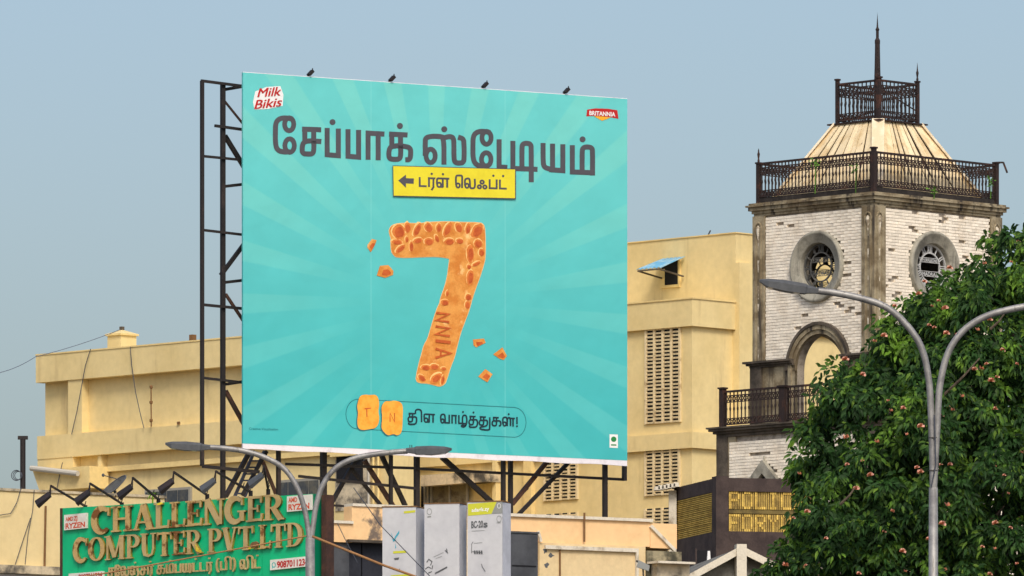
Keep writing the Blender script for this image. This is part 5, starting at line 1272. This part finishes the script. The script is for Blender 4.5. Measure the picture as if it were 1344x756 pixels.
def serif_line(txt, x0, y0, x1, y1, h, seed):
    tot = sum(LT[c][0] for c in txt); k = (x1-x0)/tot; sl = (y1-y0)/(x1-x0); X = 0; rr = random.Random(seed)
    for i, c in enumerate(txt):
        wd0, st = LT[c]
        if st:
            ft = Art(gfn, -.055, .0008)
            for pts, w in st:
                P = [(x0+(X+a)*k, y0+(X+a)*k*sl-b*h) for a, b in pts]; ws = [v*k for v in w] if isinstance(w, list) else w*k*(1 if abs(pts[0][0]-pts[-1][0]) < .7 else 1)
                ft.polys(ribbon(P, ws))
            sd_ = Art(gfn, -.0545, .0008); sd_.mb.v = [(x, y+.003, z) for x, y, z in ft.mb.v]; sd_.mb.f = list(ft.mb.f); solidify(sd_, .044)
            peel = (c in 'CO' and i < 2) or rr.random() < .35
            fo = ft.build('raised_letter', GOLDR if peel else GOLD, gs_)
            sd_.build('letter_side', GOLDS, fo)
        X += wd0
serif_line('CHALLENGER', 119.5, 700.5, 372, 681.5, 33.5, 4)
serif_line('COMPUTER PVT.LTD', 95.5, 738.5, 397, 716.5, 31.5, 6)
tamil(lambda a, b, y: G.p3(a, b, y), -.05, GOLD, gs_, ['sa','ee','la','nya.','sa','ra.',' ','ka','ma.','pa.','yuu','ta.','ta','ra.',' ','(','pa','i',')',' ','la','i','ta.'], 141, 757, 342, 745.5, 12, .15, .001, solid=.03)
# copper coloured moulding line is a cable, see below; brand plates
def gplate(ps, nm, lines):
    a = Art(gfn, -.05, 0); a.polys([ps]); solidify(a, .045); pl_ = a.build(nm, PLATE, gs_)
    for txt, q, m_ in lines:
        t_ = Art(gfn, -.052); t_.polys(fit_text(txt, *q, bold=.035)); tag(t_.build('plate_lettering', m_, pl_), kind='stuff')
gplate([(84,676),(113.5,673),(113.5,693),(84,696)], 'brand_plate', [('AMD', (86,684.2,96,683.2,5.5), REDO), ('ZJ', (96.6,683.2,101.5,682.7,5.5), REDO), ('RYZEN', (86,694,111.5,691.4,7), REDO)])
gplate([(376.5,651.5),(408.5,648.8),(408.5,669),(376.5,671.8)], 'brand_plate', [('AMD', (378.5,659.4,390,658.4,6), REDO), ('RYZEN', (378.5,669.5,406,667.2,7.5), REDO)])
gplate([(354.5,735),(406,729.8),(406,743),(354.5,748.5)], 'phone_plate', [('9087011234', (363.5,745.3,404.5,741.2,8.5), RED)])
t_ = Art(gfn, -.052); t_.stroke([(359.3+2.2*math.cos(k*math.pi/6), 741.5+3.2*math.sin(k*math.pi/6)) for k in range(12)], 1.0, closed=True).stroke([(357,746),(358.5,743)], 1.0); t_.build('phone_emblem', TEALP, gs_)
gplate([(90,753),(135,749.6),(135,775),(90,778)], 'phone_plate', [('9087011234', (103,760,134,757,6), RED)])
# yellow and brown cover scraps on the letters
SCR = mat('peeling_yellow_film', (236, 214, 60), (200, 160, 50), 6, fine=.1)
for ps in ([(206,661),(211,659),(214,660.5),(210,662.5),(206,663)], [(256,714),(262,722),(264.5,723),(263,726),(257,723)], [(325,719),(331,718),(337,717.5),(332,720),(326,720.5)]):
    a = Art(gfn, -.085, 0); a.polys([ps]); solidify(a, .004); a.build('film_scrap', SCR, gs_)
a = Art(gfn, -.1, 0); a.polys([[(328,715),(331,711.5),(336,710.5),(339,713),(336,718),(330,719)]]); solidify(a, .03); a.build('wasp_nest', RUST, gs_)
# floodlights on arms above the sign
fproto = None
fl_pts = [(112,664.5,66.5,637.5),(160,661,118,634.5),(208,655.5,174,627),(272,650,228,619.5),(329,645.5,283,618.5),(352,643.5,346,611.5),(-1,0,0,0)]
desc = ['standing over the left white plate', 'between the first letters of the sign', 'beside the satellite dish', 'in front of the left dark window', 'left of the scaffold post', 'tangled in the billboard scaffold']
for i, (bx_, by_, tx, ty) in enumerate(fl_pts[:-1]):
    xb_, zb_ = G.onY(bx_, by_, .05); reach = -.95 if i != 5 else -.35
    P = Vector((xb_, .05, zb_)); xt, ztp = G.onY(tx, ty, reach); Q = Vector((xt, reach, ztp))
    t = thing('sign_floodlight', f'black floodlight above the green sign, {desc[i]}', 'floodlight', (G.o[0]+G.d[0]*xb_+G.n[0]*.05, G.o[1]+G.d[1]*xb_+G.n[1]*.05, zb_), G.th, 'floodlights over the green sign')
    q = Q - P
    MB().beam((0,0,-.15),(0,0,.02),.05).beam((0,0,0), q, .032).build('arm', STEEL, t)
    s_ = MB()
    for f_ in (.02, .12, .22): s_.beam(q*f_, q*f_+Vector((.03,0,.08)), .012)
    tag(s_.build('bird_spike', STEEL, t), kind='stuff')
    h_ = MB(); hw, hd_ = .075, .2
    c0_ = q + Vector((-.02, -.02, -.16)); ax_ = Vector((-.17, -.1, -.15)).normalized(); sd0 = ax_.cross(Vector((0.2,-.6,1))).normalized(); nn_ = ax_.cross(sd0)
    A = c0_ - ax_*.02; Bq = c0_ + ax_*.27
    h_.hexa([A-sd0*.085-nn_*.02, A+sd0*.085-nn_*.02, A+sd0*.085+nn_*.02, A-sd0*.085+nn_*.02], [Bq-sd0*.1-nn_*.035, Bq+sd0*.1-nn_*.035, Bq+sd0*.1+nn_*.035, Bq-sd0*.1+nn_*.035])
    h_.build('lamp_housing', HEAD if i > 3 else STEEL, t)
    MB().beam(q, A+sd0*.06, .014).beam(q, A-sd0*.06, .014).build('yoke', STEEL, t)
    MB().hexa([A-sd0*.04+nn_*.0305, A+sd0*.04+nn_*.0305, A+sd0*.04+nn_*.036, A-sd0*.04+nn_*.036], [Bq-sd0*.09+nn_*.036, Bq+sd0*.09+nn_*.036, Bq+sd0*.09+nn_*.041, Bq-sd0*.09+nn_*.041]).build('lens', GLASS, t)
# bright green plant on the sill behind the sign
wp = W(200.5, 651, 158); wpo = thing('window_plant', 'bright green little plant by the dark window behind the green sign', 'plant', wp); m_ = MB(); g2 = random.Random(5)
m_.tube([(0,0,-.5),(0,0,.0)], .015, 5)
for k in range(16):
    u = g2.uniform(0, 6.28); l = g2.uniform(.09, .15); a = Vector((math.cos(u), math.sin(u)*.6, g2.uniform(-.5, .5))).normalized(); b = a.cross(Vector((0,0,1))).normalized()
    m_.add([Vector((0,0,.02)), a*l*.5+b*.025+Vector((0,0,.04)), a*l+Vector((0,0,-.02)), a*l*.5-b*.025+Vector((0,0,.04))], [(0,1,2,3)])
m_.build('foliage', LEAFL, wpo)

# ======================= STREET LAMPS =======================
def lamp(px, D, label, scale):
    base = ((px-CX)/F*D, D, 0)
    t = thing('street_lamp', label, 'street lamp', base, 0, 'twin arm street lamps')
    def P(dx, py, dy=0): return Vector((dx/F*D, dy, HC + (YH-py)/F*D))
    return t, P
def head(P, a, b, th, t, flip):
    """lamp head from neck a to tip b in photo offsets"""
    A = P(*a); Bq = P(*b); d = (Bq-A); L_ = d.length; d.normalize(); up = Vector((0,0,1)); n = (up - d*up.dot(d)).normalized(); s = d.cross(n)
    prof = [(0,.045,.05,.0),(.18,.06,.07,.01),(.22,.075,.09,.012),(.55,.11,.1,.02),(.85,.12,.075,.02),(1.0,.05,.02,.0)]
    m_ = MB(); rg = []
    for f, hw, hh, dr in prof:
        c = A + d*L_*f - n*dr; hw *= 1.1; hh *= 1.3; q = []
        for (sx, nz) in ((-1,-.45),(1,-.45),(1,.25),(.6,.6),(-.6,.6),(-1,.25)): q.append(c + s*hw*sx + n*hh*nz)
        b0 = len(m_.v); m_.v += [tuple(v) for v in q]; rg.append(b0)
    for i in range(len(rg)-1):
        for k in range(6): m_.f.append((rg[i]+k, rg[i]+(k+1)%6, rg[i+1]+(k+1)%6, rg[i+1]+k))
    m_.f.append(tuple(range(rg[0], rg[0]+6))); m_.f.append(tuple(range(rg[-1], rg[-1]+6)))
    h = m_.build('lamp_head', HEAD, t)
    c1_ = A + d*L_*.3 - n*.062; c2_ = A + d*L_*.85 - n*.055
    MB().hexa([c1_-s*.07-n*.012, c1_+s*.07-n*.012, c1_+s*.07, c1_-s*.07], [c2_-s*.09-n*.012, c2_+s*.09-n*.012, c2_+s*.09, c2_-s*.09]).build('lamp_lens', LENS, h)
    return h
def smooth3(P, pts, n=3):
    c = chaikin(pts, n); return [P(*p) for p in c]
# right lamp
t, P = lamp(1225, 108, 'tall twin armed grey street lamp standing in front of the flowering tree', 1)
MB().tube([P(0, 1450+182), P(0, 900), P(0, 640)], [.085, .062, .054], 14).build('pole', GALV, t, True)
MB().tube(smooth3(P, [(-.3,645),(-1,600),(-3,540),(-5,500),(-14,455),(-35,425),(-62,401),(-100,390),(-130,384),(-153,381.5)]), .042, 12).build('arm', GALV, t, True)
MB().tube(smooth3(P, [(.3,645),(3,600),(6,540),(8,505),(18,462),(38,433),(68,414),(104,405),(135,400),(160,398)]), .042, 12).build('arm', GALV, t, True)
head(P, (-151,382), (-228,368.5), 12, t, 0); head(P, (158,398), (234,392), 12, t, 1)
for py in (574.5, 617.5): MB().tube([P(0,py-.5), P(0,py+.5)], .0585, 14).build('seam_ring', mat('dark_seam', (84,80,76), fine=.1) if py < 600 else MATS['dark_seam'], t)
MB().tube([P(-3,640,-.05),P(3,610,-.06),P(2,575,-.06),P(1,545,-.06)], .008, 5).build('pole_wire', CABLEB, t)
MB().box(-.12,.12,-.12,.12,0,.05).build('base_plate', GALV, t)
# left lamp
t, P = lamp(407, 135, 'twin armed grey street lamp standing in front of the green sign', 1)
MB().tube([P(0, 1450+145), P(0, 900), P(0, 706)], [.1, .08, .07], 14).build('pole', GALV, t, True)
MB().tube(smooth3(P, [(-.5,712),(-3,690),(-7,668),(-16,640),(-32,615),(-56,601),(-84,592),(-110,588.5),(-132,587)]), .042, 12).build('arm', GALV, t, True)
MB().tube(smooth3(P, [(.5,712),(4,690),(7,665),(16,635),(34,612),(60,600),(90,595.5),(112,593),(128,592)]), .042, 12).build('arm', GALV, t, True)
head(P, (-131,587.5), (-190,582.5), 9, t, 0); head(P, (126,591.5), (186,589.5), 9, t, 1)
m_ = MB(); 
for dx in (131, 133.5): m_.beam(P(dx,588), P(dx,584), .012)
m_.build('bird_spike', STEEL, t)
MB().box(-.12,.12,-.12,.12,0,.05).build('base_plate', GALV, t)
cable('street_cable', [W(60,764,134.8), W(144,751.5,134.8), W(245,733,134.8), W(330,717,134.8), W(402,703.5,134.9)], .011, CABLE, 'copper coloured cable running left from the lamp pole across the green sign')
cable('street_cable', [W(410,704,134.8), W(501,741,134.6), W(560,762,134.6)], .02, CABLE, 'brown cable running down right from the lamp pole past the white panels')
cable('thin_cable', [W(464,640,150), W(500,690,150), W(560,752,150), W(566,758,150)], .008, CABLEB, 'thin dark cable slanting down in front of the white panels')
cable('thin_cable', [W(443,687,152), W(455,712,152), W(470,740,152)], .007, CABLEB, 'very thin wire over the dark shutters')

# ======================= FLOWERING TREE =======================
TD = 124.0
tr_r = random.Random(21)
t0 = W(1300, 900, TD)
tree = thing('flowering_tree', 'large dark green leafy tree with pink blossoms in front of the clock tower', 'tree', (t0[0], TD, 0))
def TL(px, py, dy=0): p = W(px, py, TD+dy); return Vector((p[0]-t0[0], p[1]-TD, p[2]))
tr = MB(); tr.tube([(0,0,0),(.05,0,1.5),(-.02,.05,3.0),TL(1298,960)], [.32,.26,.22,.2], 12); tr.build('trunk', BARK, tree, True)
hub = TL(1298, 962)
limbs = [(1120,640,-.3),(1180,520,.2),(1260,440,-.2),(1330,390,.3),(1080,700,.5),(1400,450,-.3),(1230,620,-.9),(1330,560,-1.0),(1200,760,-.6),(1120,560,.6),(1440,620,.2),(1060,780,.1),(1340,480,.9)]
lm = []
for lx, ly, ldy in limbs:
    e = TL(lx, ly, ldy); a = hub.lerp(e, .35) + Vector((tr_r.uniform(-.2,.2), tr_r.uniform(-.2,.2), -.15)); b = hub.lerp(e, .7) + Vector((tr_r.uniform(-.15,.15), tr_r.uniform(-.2,.2), .05))
    MB().tube([hub, a, b, e], [.11,.075,.045,.015], 8).build('limb', BARK, tree, True); lm.append(e)
# crown lumps: (px, py, radius px, depth offset)
lumps = [(1352,455,148,0),(1265,505,128,.1),(1210,560,118,-.1),(1135,590,96,.2),(1120,520,46,.5),(1180,475,52,.3),(1300,640,170,-.7),(1180,690,130,-.5),(1110,655,64,.1),(1100,735,62,-.1),(1062,632,20,.2),(1078,562,32,.3),(1035,748,34,.0),(1330,640,190,1.3),(1190,750,120,1.0),(1290,780,150,.9),(1420,560,170,-.2),(1400,720,190,-.6),(1240,800,170,-.4),(1120,810,120,-.2),(1230,425,44,.4),(1290,385,48,.2),(1335,345,42,.1),(1012,800,46,.1),(1390,330,50,.2),(1062,690,26,.2)]
leafq = []
lp = MB()
pxm = F/TD
def leaf_geo(mb, c, d, l, wv_, fold, rr):
    d = d.normalized(); s = d.cross(Vector((rr.uniform(-.4,.4), rr.uniform(-1,-.2), rr.uniform(-.2,.6)))).normalized(); n = s.cross(d)
    tip = c + d*l + Vector((0,0,-l*.18)); mid = c + d*l*.5 - n*wv_*fold
    mb.add([c, c+d*l*.35+s*wv_, c+d*l*.72+s*wv_*.7, tip, c+d*l*.72-s*wv_*.7, c+d*l*.35-s*wv_, mid], [(0,1,2,3,6),(0,6,3,4,5)])
sprigs = []
for (lx, ly, lr, ldy) in lumps:
    rm = lr/pxm; C_ = TL(lx, ly, ldy)
    def sph():
        u = tr_r.uniform(-1, 1); th = tr_r.uniform(0, 2*math.pi); q = math.sqrt(1-u*u); return Vector((q*math.cos(th), q*math.sin(th), u))
    for k in range(int(8 + 120*(lr/170)**2)):        # inner, shaded foliage
        v = sph(); p = C_ + v*rm*tr_r.uniform(.55, .84); sprigs.append((p, v))
    for k in range(int(5 + 54*(lr/170)**2)):         # boughs bulging from the shell
        v = sph()
        if v.y > .4 and tr_r.random() < .7: v.y = -v.y
        rb_ = min(tr_r.uniform(.15, .34), rm*.6); bc = C_ + v*max(.1, rm - rb_*.55)*tr_r.uniform(.9, 1.05)
        for j in range(int(5 + 95*rb_*rb_)):
            o_ = sph(); o_.z = abs(o_.z)*1.1 - .25
            if o_.y > .5: o_.y = -o_.y
            sprigs.append((bc + Vector((o_.x*rb_, o_.y*rb_, o_.z*rb_*.95)), (v + o_*.7).normalized()))
for (p, v) in sprigs:
    # a drooping bunch: leaves hang from a small dome of twigs
    rb0 = tr_r.uniform(.06, .12); nl = tr_r.randint(10, 16)
    for k in range(nl):
        u = tr_r.uniform(0, 6.28); e_ = tr_r.uniform(-.25, 1); q = math.sqrt(max(0, 1-e_*e_)); o_v = Vector((q*math.cos(u), q*math.sin(u), e_))
        if o_v.y > .5: continue
        leaf_geo(lp, p + o_v*rb0, o_v*.55 + Vector((tr_r.uniform(-.2,.2), tr_r.uniform(-.2,.1), -.8 + .5*max(0, e_))), tr_r.uniform(.09,.15), tr_r.uniform(.017,.028), .25, tr_r)
tag(lp.build('crown', LEAF, tree), kind='stuff')
# the 300 nearest leaf clusters sit proud of the crown and are parts of their own
front = sorted([s for s in sprigs if s[1].y < -.2], key=lambda s: s[0].y - abs(s[0].z-14)*.0)
def inview(p): 
    X = p.x+t0[0]; Y = p.y+TD; x = CX+F*X/Y; y = YH-F*(p.z-HC)/Y; return x < 1340 and y < 752 and x > 960
front = [s for s in front if inview(s[0])]; tr_r.shuffle(front)
protos = []
for q in range(6):
    m_ = MB(); rr = random.Random(q)
    leaf_geo(m_, Vector((0,0,0)), Vector((rr.uniform(-.5,.5), -.55, -.7)), .14, .027, .25, rr); protos.append(m_.build('leaf', LEAF, tree))
for i, (p, v) in enumerate(front[:300]):
    o = protos[i] if i < 6 else copy_of(protos[i % 6], tree); o.location = p + Vector((0,-.08,.03)); o.rotation_euler = (tr_r.uniform(-.4,.4), tr_r.uniform(-.5,.5), tr_r.uniform(-1.2,1.2)); 
# blossoms
bm_ = MB(); rr = random.Random(9)
for k in range(26):
    d = Vector((rr.uniform(-1,1), rr.uniform(-1,.4), rr.uniform(-.1,1))).normalized(); s = d.orthogonal().normalized()*.012
    bm_.add([-s, s, d*.055+s*1.6, d*.055-s*1.6], [(0,1,2,3)])
bp_ = None
bl_pts = [(1232,395),(1222,402),(1246,352),(1214,370),(1207,386),(1283,433),(1240,405),(1175,402),(1148,448),(1160,441),(1219,427),(1226,430),(1243,438),(1110,472),(1132,492),(1287,484),(1296,478),(1315,460),(1291,346),(1326,344),(1337,318),(1280,485),(1310,495),(1335,478),(1340,455),(1165,526),(1169,539),(1186,536),(1208,560),(1189,570),(1150,580),(1132,605),(1110,574),(1204,614),(1208,620),(1142,624),(1123,642),(1170,671),(1160,698),(1185,724),(1128,753),(1188,750),(1220,708),(1244,534),(1250,538),(1236,546),(1308,537),(1260,592),(1235,610),(1248,610),(1305,612),(1318,624),(1322,648),(1242,663),(1237,688),(1306,687),(1326,693),(1338,680),(1290,718),(1306,720),(1238,748),(1300,754),(1340,594),(1302,500),(1255,440),(1060,672),(1041,680),(1030,742),(1058,742),(1048,622),(1085,707),(1113,610),(1300,420),(1262,520),(1335,740)]
import bisect
for (bx_, by_) in bl_pts:
    best = None
    q0 = TL(bx_, by_, 0)
    for (p, v) in front:
        dd = abs(p.x-q0.x)+abs(p.z-q0.z)
        if dd < .3 and (best is None or p.y < best): best = p.y
    yb_ = (best if best is not None else -.3) - .1
    px_pos = TL(bx_ + rnd.uniform(-1,1), by_, yb_)
    if bp_ is None: bp_ = bm_.build('blossom', BLOOM, tree); o = bp_
    else: o = copy_of(bp_, tree)
    o.location = px_pos; o.scale = [rnd.uniform(.45, .95)]*3; o.rotation_euler = (0, rnd.uniform(-.4,.4), rnd.uniform(-1,1))
# bare twigs
for a_, b_ in (((1237,520),(1286,470)),((1300,432),(1318,412)),((1296,686),(1318,664)),((1103,662),(1122,640))):
    MB().tube([TL(*a_,-1.75), TL((a_[0]+b_[0])/2+2,(a_[1]+b_[1])/2,-1.8), TL(*b_,-1.75)], [.022,.016,.01], 6).build('twig', BARK, tree)
